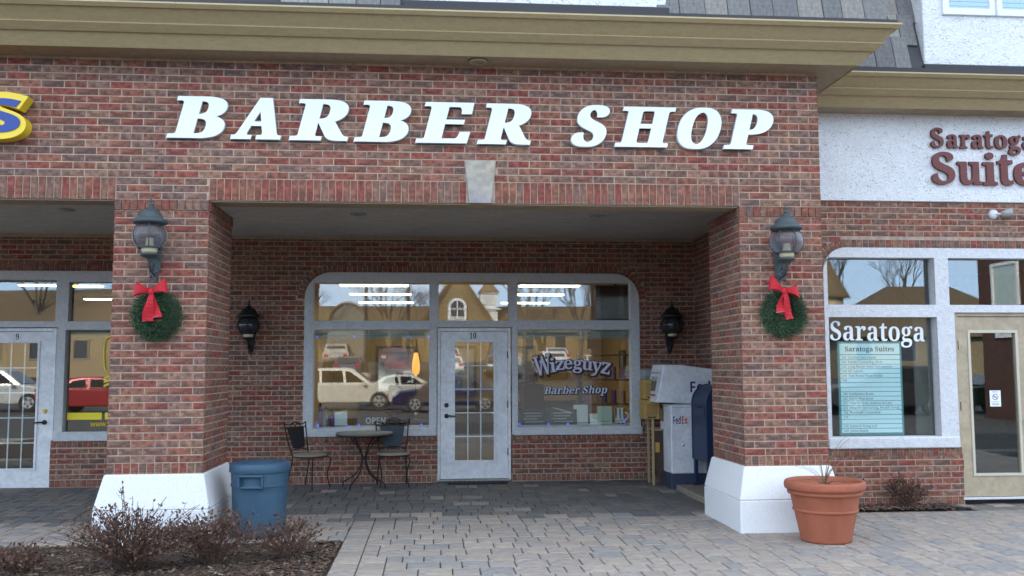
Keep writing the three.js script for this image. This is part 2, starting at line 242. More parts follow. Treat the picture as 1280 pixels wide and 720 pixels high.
// running rows of concrete pavers in three lengths; the planting bed and the bed by the wing are left open
{
  const W = struct('pavement', [box0(-7, 12, -.16, -.012, -4.3, .08), box0(1.25, 12, -.16, -.012, .08, 4.9)], std(.07, .06, .052, 1, { map: texPaver }), 'walk of tumbled tan and grey concrete pavers, coloured darker under the porch as shade, in front of the barber shop', 'pavement');
  const r = rng(91), cols = [[.53, .45, .38], [.54, .445, .37], [.495, .425, .365], [.465, .42, .37], [.42, .39, .36], [.56, .48, .405], [.505, .43, .36]].map((c) => std(...c, 0.92, { map: texPaver, bumpMap: bumpBrick, bumpScale: 0.006 }));
  for (const c of [[.235, .225, .215], [.26, .24, .22], [.20, .195, .19], [.30, .26, .23]]) cols.push(std(...c, 0.92, { map: texPaver, bumpMap: bumpBrick, bumpScale: 0.006 })); // darker porch pavers: part of the porch shade is put into their colour
  const mix = new THREE.MeshStandardMaterial({ vertexColors: true, roughness: 0.92, map: texPaver, bumpMap: bumpBrick, bumpScale: 0.006 });
  const shapes = {}, shape = (w, d) => shapes[w + '/' + d] ??= [0, 1, 2, 3].map((k) => metric(cbox(w - .008, .05, d - .007, .006).translate(0, -.025, 0), k * .37, k * .23));
  const L = [];
  for (let k = 0, z = 4.90; z > -4.08; k++, z -= 0.256) {
    const x0 = z > 0.08 ? 1.26 : -7; let x = x0;
    if (z > -1.0) { L.push([1.365, z - .128, .21, .256]); }
    while (x < 11.8) {
      const w = [.13, .17, .21, .21, .26][Math.floor(r() * 5)], inBorder = z > -1.0 && x + w > 1.26 && x < 1.47;
      if (z > -1.0 && z <= .08 && x < 1.26 && x + w > 1.26) { const cut = 1.26 - x; if (cut > .05) L.push([x + cut / 2, z - .128, cut, .256]); x = 1.47; continue; }
      if (inBorder) { x = 1.47; continue; }
      const cx = x + w / 2, cz = z - .128;
      const hid = (cx > 5.7 && cz < -1.38) || (cx > 6.42 && cx < 7.72 && cz < -1.06 && cz > -1.4) || (cx > -.9 && cx < .06 && cz > -1.05 && cz < .05);
      if (!hid) L.push([cx, cz, w, .256]); x += w;
    }
  }
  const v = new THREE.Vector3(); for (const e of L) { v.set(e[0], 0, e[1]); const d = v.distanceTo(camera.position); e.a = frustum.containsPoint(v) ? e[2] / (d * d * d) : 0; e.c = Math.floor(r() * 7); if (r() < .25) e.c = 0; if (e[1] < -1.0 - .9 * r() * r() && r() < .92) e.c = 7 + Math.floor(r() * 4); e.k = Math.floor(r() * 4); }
  L.sort((a, b) => b.a - a.a); const rest = [];
  L.forEach((e, i) => {
    const g = shape(+e[2].toFixed(3), e[3])[e.k], y = (r() - .5) * .004, tx = (r() - .5) * .007, tz = (r() - .5) * .007;
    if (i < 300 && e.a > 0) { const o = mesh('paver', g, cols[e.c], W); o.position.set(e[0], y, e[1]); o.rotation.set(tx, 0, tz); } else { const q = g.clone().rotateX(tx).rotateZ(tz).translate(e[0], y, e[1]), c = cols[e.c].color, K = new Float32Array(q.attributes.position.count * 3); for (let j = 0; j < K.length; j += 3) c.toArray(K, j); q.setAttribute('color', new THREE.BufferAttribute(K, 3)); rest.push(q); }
  });
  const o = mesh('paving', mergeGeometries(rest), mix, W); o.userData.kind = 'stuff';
}

// ---------------------------------------------------------------- front brick wall over the arcade
const XL = -0.835, XR = 4.975, XE = 5.79, TOP = 4.42, BASE = 0.6, CAP = 3.072;
{
  const w = thing('brick_wall', 'long red and brown brick wall carrying the white BARBER SHOP letters above the porch', 'wall');
  mesh('lintel', [box0(-7, XE - .006, CAP, TOP, -.27, 0), box0(-7, XE - .2, TOP - .02, 4.74, -.27, -.02)], M.mortar, w);
  mesh('soffit_board', [box0(XL - 3, XL, CAP - .012, CAP - .002, -.27, -.02), box0(0, XR, CAP - .012, CAP - .002, -.27, -.02)], M.soffit, w);
  const key = (v) => { if (v < 3.07 || v > 3.473) return []; const t = (v - 3.07) / .4; return [[2.365 - .03 * t, 2.605 + .032 * t]]; };
  const L = courses('front', 0, -7, XE, 3.276, 4.36, key, { course: .0685 });
  L.push(...courses('front', 0, XL + .01, -.004, CAP + .002, 3.276, () => [], { course: .0677 }), ...courses('front', 0, XR + .01, XE, CAP + .002, 3.276, () => [], { course: .0677 }));
  layBricks(w, L);
  const soldiers = [...band('front', 0, 0, XR + .004, CAP, 3.276, 0.002, key), ...band('front', 0, -7, XL + .004, CAP, 3.276, 0.002)]; for (const b of soldiers) b.t = [0, 1, 10, 2, 0, 7, 5, 10, 3, 1][Math.floor(rb() * 10)];
  layBricks(w, soldiers, () => true, 'soldier_brick');
  mesh('keystone', slab(poly([[2.383, 3.068], [2.588, 3.068], [2.632, 3.468], [2.338, 3.468]]), -.02, .034, .006), M.stone, w);
}
// ---------------------------------------------------------------- the two pillars
function pillar(x0, x1, label) {
  const w = thing('brick_pillar', label, 'pillar', [0, 0, 0], 0, 'brick pillars of the porch');
  const n = 34, c = (CAP - .1 - BASE - .1) / n, pitch = (x1 - x0 + .0095) / 4, inner = x0 < 1 ? 'right' : 'left', xi = x0 < 1 ? x1 : x0, xo = x0 < 1 ? x0 : x1, depth = 1.0;
  mesh('core', box0(x0 + .004, x1 - .004, BASE - .05, CAP + .002, -depth, -.004), M.mortar, w);
  const v0 = BASE + .1, o = { course: c, pitch };
  const front = courses('front', -.004, x0 - .002, x1 + .003, v0, v0 + n * c, () => [], { ...o, start: x0 - .002 });
  const face = (f, x) => courses(f, x, f === 'left' ? -depth : .012, f === 'left' ? -.012 : depth, v0, v0 + n * c, () => [], { ...o, pitch: PITCH, start: f === 'left' ? -depth : .0 });
  const near = face(inner, xi + (x0 < 1 ? -.004 : .004));
  layBricks(w, [...front, ...near, ...face(inner === 'left' ? 'right' : 'left', xo + (x0 < 1 ? .004 : -.004))]);
  const side = (f, y0, y1, l, x) => band(f, x, f === 'left' ? -depth : .012, f === 'left' ? -.012 : depth, y0, y1, l);
  for (const [y0, y1, l] of [[BASE + .004, BASE + .1, .0], [CAP - .1, CAP, .012]]) layBricks(w, [...band('front', -.004, x0 - .003, x1 + .003, y0, y1, l), ...side(inner, y0, y1, l, xi + (x0 < 1 ? -.004 : .004))], () => true, 'rowlock_brick');
  const e = .085; // white rendered plinth, flared below
  mesh('plinth', loftRects([[-.01, x0 - e, x1 + e, -depth - e, e, .02], [.288, x0 - e, x1 + e, -depth - e, e, .02], [.294, x0 - e + .005, x1 + e - .005, -depth - e + .005, e - .005, .018]]), M.base, w);
  mesh('plinth_slope', loftRects([[.2945, x0 - e + .014, x1 + e - .014, -depth - e + .014, e - .014, .014], [.300, x0 - e + .014, x1 + e - .014, -depth - e + .014, e - .014, .014], [.304, x0 - e + .003, x1 + e - .003, -depth - e + .003, e - .003, .018], [.31, x0 - e + .003, x1 + e - .003, -depth - e + .003, e - .003, .02], [BASE - .008, x0 - .018, x1 + .018, -depth - .02, .018, .015], [BASE, x0 - .006, x1 + .006, -depth - .01, .006, .012]]), M.base, w);
  return w;
}
pillar(XL, 0, 'brick pillar with flared white base behind the dry shrubs and beside the blue trash can');
pillar(XR, XE, 'brick pillar with flared white base beside the terracotta pot');

// ---------------------------------------------------------------- porch: back wall, side wall, ceiling
const ZB = -4.15, ZW = -1.39;
const behind = (p) => { const c = camera.position, t = c.z / (c.z - p.z), x = c.x + (p.x - c.x) * t, y = c.y + (p.y - c.y) * t; return y < CAP && ((x > 0.0 && x < XR) || (x < XL)); };
{
  const w = thing('brick_wall', 'dark red brick wall at the back of the porch around the barber shop window', 'wall');
  const hole1 = [...roundTop(.325, 4.913, .635, 2.835, .36).slice(0, 1), [2.12, .635], [2.12, -.1], [3.125, -.1], [3.125, .635], ...roundTop(.325, 4.913, .635, 2.835, .36).slice(1)];
  const hole2 = [[-4.05, -.1], [-2.925, -.1], [-2.925, .61], [-1.1, .61], ...roundTop(-4.05, -1.1, .61, 2.835, .36).slice(2)];
  mesh('core', slab(poly(rect(-7, 5.72, -.1, 3.5), [hole1, hole2]), ZB - .22, ZB), M.mortar, w);
  const h1 = roundHole(.325, 4.913, .55, 2.835, .36, .1), h2 = roundHole(-4.05, -1.1, .52, 2.835, .36, .1);
  const blocked = (v) => [...h1(v), ...h2(v), ...(v < .65 ? [[2.12, 3.125], [-4.05, -2.925]] : [])];
  layBricks(w, courses('front', ZB, -7, 5.70, .1, 3.33, blocked), behind);
  const sp = [...band('front', ZB, .33, 2.115, .54, .635), ...band('front', ZB, 3.13, 4.91, .54, .635), ...band('front', ZB, -2.92, -1.1, .515, .61), ...band('front', ZB, .33 - .4, 2.11, .005, .098), ...band('front', ZB, 3.13, 5.68, .005, .098), ...band('front', ZB, -2.92, -.1, .005, .098),
    ...band('front', ZB, .685, 4.553, 2.838, 2.932), ...archCorner('front', ZB, .685, 2.475, .36, Math.PI, Math.PI / 2), ...archCorner('front', ZB, 4.553, 2.475, .36, Math.PI / 2, 0), ...band('front', ZB, -3.7, -1.46, 2.838, 2.932)];
  layBricks(w, sp, behind, 'rowlock_brick');
  const s = thing('brick_wall', 'short shaded brick side wall behind the mailboxes and right lantern of the porch', 'wall');
  mesh('core', [box0(5.705, 5.78, -.1, 3.5, ZB + .002, ZW), box0(5.3, 5.77, -.05, 4.5, -1.42, -.98)], M.mortar, s);
  layBricks(s, courses('left', 5.705, ZB + .008, -1.0, .1, 3.33), (p) => p.z < -3 && behind(p));
}
{
  const c = thing('porch_ceiling', 'flat shaded grey-tan ceiling board of the porch', 'ceiling');
  mesh('board', box0(-7, 5.72, 3.33, 3.40, ZB + .0, -.272), M.ceiling, c);
  mesh('crown_strip', [box0(-7, 5.70, 3.285, 3.33, ZB + .008, ZB + .03)], M.soffit, c);
  for (const [x, z, l] of [[-2.07, -2.15, 'round recessed ceiling light over the left shop door'], [1.176, -2.25, 'round recessed ceiling light in front of the barber shop OPEN window'], [4.0, -2.22, 'round recessed ceiling light towards the mailboxes']]) {
    const t = thing('ceiling_light', l, 'ceiling light', [x, 3.33, z], 0, 'round porch ceiling lights');
    mesh('trim_ring', lathe([[.055, -.004], [.06, -.014], [.085, -.012], [.095, 0], [.055, 0]]), M.frame, t); mesh('lens', lathe([[0, -.012], [.04, -.008], [.056, .0]]), std(.25, .25, .24, .3), t);
  }
  const t = thing('soffit_light', 'small round light set under the eave above the letters', 'ceiling light', [2.46, 4.385, .16]);
  mesh('trim_ring', lathe([[.045, -.004], [.055, -.02], [.085, -.012], [.095, 0], [.045, 0]]), M.cornice, t); mesh('lens', lathe([[0, -.02], [.03, -.016], [.046, 0]]), std(.28, .22, .14, .3), t);
}
// ---------------------------------------------------------------- wing at the right with its own brick front
{
  const w = thing('brick_wall', 'brick front wall of the office wing under the white stucco sign band', 'wall');
  const hole = [[6.39, .64], [7.93, .64], [7.93, -.1], [8.94, -.1], [8.94, 2.86], ...roundTop(6.39, 8.94, .64, 2.86, .27, false).slice(3)];
  mesh('core', slab(poly(rect(5.6, 11, -.1, 4.5), [hole]), ZW - .2, ZW), M.mortar, w);
  const hb = roundHole(6.39, 8.94, .55, 2.86, .27, .1, false), bl = (v) => [...hb(v), ...(v < .66 ? [[7.93, 8.94]] : [])];
  layBricks(w, courses('front', ZW, 5.8, 11, .1, 3.392, bl, { start: 5.86 }), (p) => p.x > 6.3);
  layBricks(w, [...band('front', ZW, 6.36, 7.925, .54, .636), ...band('front', ZW, 5.9, 7.925, .004, .098), ...band('front', ZW, 6.66, 8.94, 2.863, 2.957), ...archCorner('front', ZW, 6.66, 2.59, .27, Math.PI, Math.PI / 2)], (p) => p.x > 6.25, 'rowlock_brick');
  const s = thing('stucco_panel', 'white stucco sign band with trowel marks above the office window', 'wall panel');
  mesh('panel', bx(5.82, 11, 3.392, 4.43, ZW - .02, ZW + .03, .006), M.stucco, s);
}
// ---------------------------------------------------------------- stepped eave that turns the inner corner
{
  const c = thing('eave', 'tan painted stepped wooden eave running along both shop fronts', 'eave');
  const runs = [['soffit', [[-.02, 4.39], [.285, 4.39]]], ['lower_board', [[.285, 4.386], [.295, 4.386], [.383, 4.496]]], ['bead', [[.383, 4.496], [.402, 4.493], [.465, 4.548], [.467, 4.556], [.446, 4.566]]], ['upper_board', [[.446, 4.566], [.540, 4.662]]], ['drip_edge', [[.540, 4.662], [.560, 4.660], [.588, 4.690], [.584, 4.706], [.50, 4.722]]]];
  for (const [name, prof] of runs) {
    const P = [], at = (d, y) => [[-7, y, d], [XE + d, y, d], [XE + d, y, ZW + d], [12, y, ZW + d]];
    const seg = 24;
    for (let i = 0; i < prof.length - 1; i++) { const a = at(...prof[i]), b = at(...prof[i + 1]); for (let k = 0; k < 3; k++) { P.push(tri([a[k], a[k + 1], b[k + 1], b[k]], [[0, 1, 2, 3]])); } }
    mesh(name, join(P.map((g) => metric(g))), name === 'soffit' ? M.soffit : M.cornice, c);
  }
}
// ---------------------------------------------------------------- mansard roofs with wide grey shakes
{
  const R1 = thing('mansard_roof', 'steep grey shingled roof above the barber shop eave', 'roof'), R2 = thing('mansard_roof', 'steep grey shingled roof above the office wing eave', 'roof');
  mesh('roof_deck', loftRects([[4.70, -7, XE + .53, -13, .52, .01], [7.4, -6.2, XE - .3, -12, -.3, .01]], 1), M.flashing, R1);
  mesh('roof_deck', loftRects([[4.70, XE - 1, 12, -13, ZW + .52, .01], [7.4, XE - 1, 11.4, -12, ZW - .3, .01]], 1), M.flashing, R2);
  const r = rng(33), cols = [[.25, .24, .225], [.33, .325, .29], [.27, .26, .25], [.38, .375, .32], [.215, .205, .20], [.33, .30, .26]].map((c) => std(...c, .9, { map: texShake, bumpMap: texShake, bumpScale: .002 }));
  const sh = [.18, .215, .24].map((w) => cbox(w - .006, .40, .016, .003)), tilt = -Math.atan2(.82, 2.7);
  const lay = (R, x0, x1, zf, rows, y0, skip) => { for (let k = 0; k < rows; k++) for (let x = x0 - r() * .1; x < x1;) { const i = Math.floor(r() * 3), w = [.18, .215, .24][i]; if (!skip(x + w / 2, k)) { const o = mesh('shingle', sh[i], cols[Math.floor(r() * 6)], R), y = y0 + k * .285 + (r() - .5) * .014; o.position.set(x + w / 2, y + .19, zf - (y + .19 - 4.7) * .3037 + .018 + r() * .006); o.rotation.set(tilt + .035, 0, (r() - .5) * .012); } x += w; } };
  lay(R1, .75, XE + .53, .52, 1, 4.752, (x) => (x > 1.72 && x < 4.16) || x > 6.31);
  lay(R1, .75, XE + .40, .52, 1, 4.752 + .285, (x) => (x > 1.72 && x < 4.16) || x > 6.24);
  lay(R2, XE + .45, 7.28, ZW + .52, 4, 4.775, (x, k) => x > 7.34);
  // starter strip under the first course
  mesh('starter_strip', [box0(-7, XE + .56, 4.706, 4.75, .3, .545)], M.flashing, R1);
  mesh('starter_strip', [box0(XE + .5, 12, 4.706, 4.765, -1.2, ZW + .545)], M.flashing, R2);
  const dormer = (label, x0, x1, y0, z) => { const d = thing('roof_dormer', label, 'dormer'); mesh('stucco_wall', bx(x0, x1, y0, y0 + 1.7, z - 1.4, z, .01), M.stucco, d); mesh('flashing', bx(x0 - .02, x1 + .02, y0 - .075, y0 - .004, z - .5, z + .035, .006), M.flashing, d); return d; };
  dormer('white stucco dormer foot above the middle of the BARBER SHOP letters', 1.80, 4.17, 4.812, .50);
  const d2 = dormer('white stucco dormer with white double window over the office wing', 7.40, 10.6, 4.822, ZW + .50);
  const z = ZW + .50, x0 = 7.62, x1 = 9.6, y0 = 5.385;
  const win = mesh('window', slab(poly(rect(x0, x1, y0, y0 + 1), [rect(x0 + .075, x0 + .54, y0 + .075, y0 + .93), rect(x0 + .69, x0 + 1.17, y0 + .075, y0 + .93), rect(x0 + 1.32, x1 - .08, y0 + .075, y0 + .93)]), z - .05, z + .03, .006), std(.78, .80, .82, .4), d2);
  mesh('mullion', bx(x0 + .604, x0 + .626, y0 + .0, y0 + .98, z + .028, z + .04), M.frame, win);
  mesh('dark_backing', box0(x0 + .05, x1 - .05, y0 + .05, y0 + .96, z + .001, z + .004), M.dark, win);  // flat dark sheet standing in for the shade of a cut opening
  mesh('pane', [box0(x0 + .06, x0 + .56, y0 + .06, y0 + .95, z + .018, z + .021), box0(x0 + .67, x0 + 1.19, y0 + .06, y0 + .95, z + .018, z + .021)], M.glass, win);
  for (let i = 0; i < 7; i++) mesh('blind_slat', bx(x0 + .03, x1 - .03, y0 + .055 + i * .052, y0 + .10 + i * .052, z + .006, z + .011, .002), std(.22, .42, .62, .7), win);  // slats coloured blue to stand in for sky mirrored in the glass
}
// ---------------------------------------------------------------- lettering
const loader = new FontLoader();
const serifB = await loader.loadAsync('fonts/droid/droid_serif_bold.typeface.json'), sansR = await loader.loadAsync('fonts/droid/droid_sans_regular.typeface.json'), sansB = await loader.loadAsync('fonts/droid/droid_sans_bold.typeface.json');
// one letter fitted between x0..x1 and y0..y1, leaning by shear, standing from z0 to z1
function letterGeo(font, ch, x0, x1, y0, y1, z0, z1, shear = 0, bevel = 0.004, grow = 0) {
  const g = new TextGeometry(ch, { font, size: 1, depth: 1, curveSegments: 8, bevelEnabled: bevel > 0 || grow > 0, bevelThickness: .0001, bevelSize: grow || .0001, bevelSegments: 1 });
  g.computeBoundingBox(); const b = g.boundingBox, H = y1 - y0, P = g.attributes.position; g.translate(-b.min.x, -b.min.y, -b.min.z); g.scale(1 / (b.max.x - b.min.x), H / (b.max.y - b.min.y), (z1 - z0) / (b.max.z - b.min.z));
  let w = x1 - x0 - shear * H, lo = 0; for (let k = 0; k < 8; k++) { lo = 1e9; let hi = -1e9; for (let i = 0; i < P.count; i++) { const x = P.getX(i) * w + shear * P.getY(i); lo = Math.min(lo, x); hi = Math.max(hi, x); } w += (x1 - x0) - (hi - lo); }
  g.applyMatrix4(new THREE.Matrix4().set(w, shear, 0, x0 - lo, 0, 1, 0, y0, 0, 0, 1, z0, 0, 0, 0, 1)); g.computeVertexNormals(); return metric(g);
}
{
  const s = thing('shop_sign', 'white slanted raised serif letters reading BARBER SHOP on the brick wall', 'sign');
  const L = [['B', -.385, .157], ['A', .185, .645], ['R', .715, 1.259], ['B', 1.307, 1.837], ['E', 1.877, 2.43], ['R', 2.452, 2.968], ['S', 3.347, 3.721], ['H', 3.762, 4.367], ['O', 4.374, 4.807], ['P', 4.821, 5.322]];
  L.forEach(([c, a, b], i) => { const y = 3.638 - .0022 * i, o = 'SO'.includes(c) ? .008 : 0, x1 = b, heavy = [0, .015, .030]; const l = mesh('letter', heavy.map((k, j) => letterGeo(serifB, c, a + k, x1 - .030 + k, y - o, y + .39 + o, .034, .050 + j * .0008, .25, 0, .016)), M.letter, s); mesh('return_edge', heavy.map((k, j) => letterGeo(serifB, c, a - .005 + k, x1 - .026 + k, y - o - .005, y + .395 + o, .010 + j * .001, .0335 - j * .0008, .25, 0, .016)), M.letterEdge, l); });
  const w = thing('office_sign', 'dark red raised serif letters on the white stucco band of the office wing', 'sign'), red = std(.19, .045, .035, .5, { map: texPaint });
  const row = (text, xs, y0, cap, xh, asc) => [...text].forEach((c, i) => { const up = 'S'.includes(c), tall = 'it'.includes(c), low = c === 'g'; mesh('letter', letterGeo(serifB, c, xs[i][0], xs[i][1], low ? y0 - .075 : y0 - (c === 't' || up ? .004 : .006), up ? y0 + cap : tall ? y0 + (c === 't' ? asc * .94 : asc) : y0 + xh, ZW + .035, ZW + .07, 0, 0, .014), red, w); });
  row('Saratoga', [[7.68, 7.83], [7.87, 8.0], [8.025, 8.145], [8.165, 8.30], [8.315, 8.42], [8.44, 8.59], [8.605, 8.755], [8.775, 8.91]], 4.01, .23, .155, .21);
  row('Suites', [[7.675, 7.95], [7.98, 8.27], [8.285, 8.455], [8.46, 8.645], [8.655, 8.91], [8.93, 9.14]], 3.59, .37, .26, .37);
  const y = thing('yellow_sign', 'thick blue and yellow sign letter S cut off at the left edge', 'sign'), yel = std(.86, .62, .03, .4), blue = std(.015, .05, .27, .4);
  const S = mesh('letter_body', letterGeo(sansB, 'S', -2.02, -1.565, 3.575, 4.005, .02, .15, 0, 0, .085), yel, y);
  mesh('letter_face', letterGeo(sansB, 'S', -1.965, -1.625, 3.635, 3.945, .1505, .158, 0, 0, .02), blue, S);
}
// print on a flat sheet: a canvas with its own size in metres
function print(w, h, ppm, draw, o = {}) {
  const c = document.createElement('canvas'); c.width = Math.round(w * ppm); c.height = Math.round(h * ppm); const x = c.getContext('2d'); draw(x, c.width, c.height);
  const t = new THREE.CanvasTexture(c); t.colorSpace = THREE.SRGBColorSpace; t.magFilter = THREE.LinearFilter;
  return new THREE.MeshStandardMaterial({ map: t, roughness: .7, ...o });
}
const sheet = (w, h, x, y, z) => new THREE.PlaneGeometry(w, h).translate(x, y, z);

// ---------------------------------------------------------------- doors
function door(name, label, x0, x1, y0, y1, z, gl, m, o = {}) {
  const d = thing(name, label, 'door'), [a, b, c, e] = gl;
  mesh('jamb', [bx(x0 - .042, x0 - .004, y0 - .02, y1 + .05, z - .09, z + .015), bx(x1 + .004, x1 + .042, y0 - .02, y1 + .05, z - .09, z + .015), bx(x0 - .003, x1 + .003, y1 + .006, y1 + .05, z - .09, z + .013)], o.jamb ?? m, d);
  mesh('leaf', slab(poly(rect(x0, x1, y0, y1), [rect(a, b, c, e)]), z - .045, z, .003), m, d);
  mesh('glazing_bead', slab(poly(rect(a - .03, b + .03, c - .03, e + .03), [rect(a, b, c, e)]), z - .002, z + .012, .003), o.bead ?? m, d);
  const p = mesh('pane', bx(a, b, c, e, z - .026, z - .020, .001), M.glass, d);
  if (o.grid) { const [nx, ny] = o.grid; for (let i = 1; i < nx; i++) mesh('muntin', box0(a + (b - a) * i / nx - .008, a + (b - a) * i / nx + .008, c, e, z - .036, z - .028), M.doorWhite, p); for (let i = 1; i < ny; i++) mesh('muntin', box0(a, b, c + (e - c) * i / ny - .008, c + (e - c) * i / ny + .008, z - .037, z - .029), M.doorWhite, p); }
  mesh('threshold', bx(x0 - .03, x1 + .03, y0 - .03, y0 - .006, z - .06, z + .04), o.sill ?? M.chrome, d);
  const hx = o.handle, s = o.dir ?? 1;
  if (hx !== undefined) {
    const hy = y0 + .845, h = mesh('handle', [new THREE.CylinderGeometry(.03, .032, .014, 18).rotateX(Math.PI / 2).translate(hx, hy, z + .008), rod([hx, hy, z + .01], [hx, hy, z + .05], .011), tube([[hx, hy, z + .05], [hx + .03 * s, hy + .004, z + .056], [hx + .115 * s, hy - .004, z + .05]], .010, 10)], M.black, d);
    const lock = mesh('deadbolt', [new THREE.CylinderGeometry(.028, .032, .018, 18).rotateX(Math.PI / 2).translate(hx, hy + .145, z + .01), new THREE.CylinderGeometry(.016, .018, .012, 14).rotateX(Math.PI / 2).translate(hx, hy + .145, z + .024)], o.brass ?? M.black, d);
  }
  for (const q of [.18, .5, .84]) { const hgx = o.hinge ?? x1 + .002; mesh('hinge', [bx(hgx - .008, hgx + .008, y0 + (y1 - y0) * q - .05, y0 + (y1 - y0) * q + .05, z + .001, z + .016)], M.black, d); }
  return d;
}
const numberOn = (d, text, x, y, z, m = M.dark) => { let a = x; for (const c of text) { mesh('number', letterGeo(serifB, c, a, a + .038, y, y + .085, z, z + .003), m, d); a += .05; } };
const d10 = door('shop_entrance', 'white door numbered 10 with gridded glass between the barber shop windows', 2.158, 3.075, .04, 2.03, ZB - .03, [2.355, 2.885, .285, 1.885], M.doorWhite, { grid: [3, 5], handle: 2.24 });
numberOn(d10, '10', 2.555, 1.935, ZB - .03);
const d9 = door('shop_entrance', 'white door numbered 9 with gridded glass at the left edge', -3.86, -2.945, .0, 2.03, ZB - .03, [-3.66, -3.14, .25, 1.885], M.doorWhite, { grid: [3, 5], handle: -3.02, dir: -1, hinge: -3.86, brass: std(.5, .38, .12, .3, { metalness: 1 }) });
numberOn(d9, '9', -3.425, 1.925, ZB - .03);
const dW = door('office_entrance', 'tan door with a tall dark pane and a no smoking sticker in the office wing', 7.945, 8.86, .085, 2.085, ZW - .03, [8.09, 8.625, .34, 1.905], M.doorTan, { bead: M.doorTanLight, hinge: 7.94, handle: 8.77, dir: -1, sill: M.frameWhite });
mesh('sticker', sheet(.13, .18, 8.37, 1.168, ZW - .046), print(.13, .18, 1500, (x, w, h) => { x.fillStyle = '#e9e9ee'; x.fillRect(0, 0, w, h); x.fillStyle = '#7a3040'; x.font = 'bold 26px sans-serif'; x.textAlign = 'center'; x.fillText('NOTICE', w / 2, 34); x.strokeStyle = '#303040'; x.lineWidth = 9; x.beginPath(); x.arc(w / 2, 110, 46, 0, 7); x.moveTo(w / 2 - 34, 78); x.lineTo(w / 2 + 34, 142); x.stroke(); x.fillStyle = '#404050'; x.fillRect(w / 2 - 30, 104, 52, 12); x.font = '22px sans-serif'; x.fillText('NO SMOKING', w / 2, 200); x.fillRect(30, 222, w - 60, 7); x.fillRect(40, 240, w - 80, 6); }), dW);
{
  const m = thing('door_mat', 'thin dark rubber mat on the pavers at door 10', 'mat');
  mesh('mat_body', bx(2.25, 3.05, .004, .018, -4.06, -3.86, .005), M.rubber, m);
  for (let i = 0; i < 12; i++) mesh('rib', bx(2.27 + i * .064, 2.30 + i * .064, .0185, .024, -4.05, -3.87, .002), M.rubber, m);
}
// ---------------------------------------------------------------- shop windows
function panes(t, list, z) { for (const [a, b, c, d] of list) mesh('pane', bx(a, b, c, d, z - .003, z + .003, .001), M.glass, t); }
{
  const t = thing('shop_window', 'wide barber shop window with rounded grey frame around door 10', 'window');
  const out = roundTop(.322, 4.916, .632, 2.838, .36), sh = poly([out[0], [2.108, .632], [2.108, 2.09], [3.134, 2.09], [3.134, .632], ...out.slice(1)], [rect(.455, 2.003, .738, 2.056), rect(3.213, 4.785, .73, 2.056), rect(.44, 2.002, 2.18, 2.697), rect(2.13, 3.09, 2.18, 2.717), rect(3.212, 4.79, 2.187, 2.707)]);
  mesh('frame', slab(sh, ZB - .11, ZB + .022, .006), M.frame, t);
  mesh('sill', [bx(.30, 2.10, .622, .735, ZB - .06, ZB + .045, .01), bx(3.15, 4.935, .618, .727, ZB - .06, ZB + .045, .01)], M.frame, t);
  panes(t, [[.44, 2.02, .72, 2.07], [3.2, 4.8, .72, 2.07], [.43, 2.01, 2.17, 2.71], [2.12, 3.1, 2.17, 2.73], [3.2, 4.8, 2.17, 2.72]], ZB - .075);
  for (const [a, b] of [[.46, 2.0], [3.22, 4.78]]) { const bl = mesh('rolled_blind', [bx(a, b, 1.975, 2.05, ZB - .17, ZB - .10, .01)], std(.30, .36, .34, .7), t); for (let k = 0; k < 3; k++) mesh('blind_slat', bx(a + .01, b - .01, 1.935 + k * .014, 1.944 + k * .014, ZB - .165, ZB - .11, .002), std(.36, .42, .40, .6), bl); }
  const gz = ZB - .0675;
  mesh('window_lettering', sheet(1.25, .78, 4.02, 1.46, gz), print(1.25, .78, 800, (x, w, h) => {
    const word = (s, fill) => { const gl = [...s], f = [1.5, 1.02, .96, .92, .92, .92, 1.02, 1.2]; x.font = 'bold 200px serif'; x.textAlign = 'center'; const X = [130, 238, 312, 402, 506, 612, 716, 812], Y = [330, 300, 276, 266, 268, 280, 298, 322]; gl.forEach((c, i) => { x.save(); x.translate(X[i] + 20, Y[i]); x.rotate([-.16, -.12, -.08, -.03, .03, .08, .14, .2][i]); x.scale([.92, 1.05, 1.05, 1.0, .98, .98, 1.02, 1.05][i], f[i]); fill(c); x.restore(); }); };
    x.lineJoin = 'round';
    word('Wizeguyz', (c) => { x.strokeStyle = '#100d10'; x.lineWidth = 30; x.strokeText(c, 10, 8); }); word('Wizeguyz', (c) => { x.strokeStyle = '#5c1b22'; x.lineWidth = 14; x.strokeText(c, 4, 2); }); word('Wizeguyz', (c) => { x.fillStyle = '#c9d2ea'; x.fillText(c, 0, 0); });
    x.textAlign = 'center'; x.font = 'italic bold 112px serif'; x.lineWidth = 16; x.strokeStyle = '#17151a'; x.save(); x.translate(w / 2, 540); x.rotate(-.01); x.strokeText('Barber Shop', 5, 4); x.fillStyle = '#c4cde0'; x.fillText('Barber Shop', 0, 0); x.restore();
  }, { transparent: true, roughness: .6 }), t);
  mesh('open_lettering', sheet(.36, .16, 1.285, .838, gz), print(.36, .16, 1000, (x, w, h) => { x.strokeStyle = '#d5dadb'; x.lineWidth = 4.5; x.font = '108px sans-serif'; x.textAlign = 'center'; x.strokeText('OPEN', w / 2, h * .80, w * .94); }, { transparent: true }), t);
}
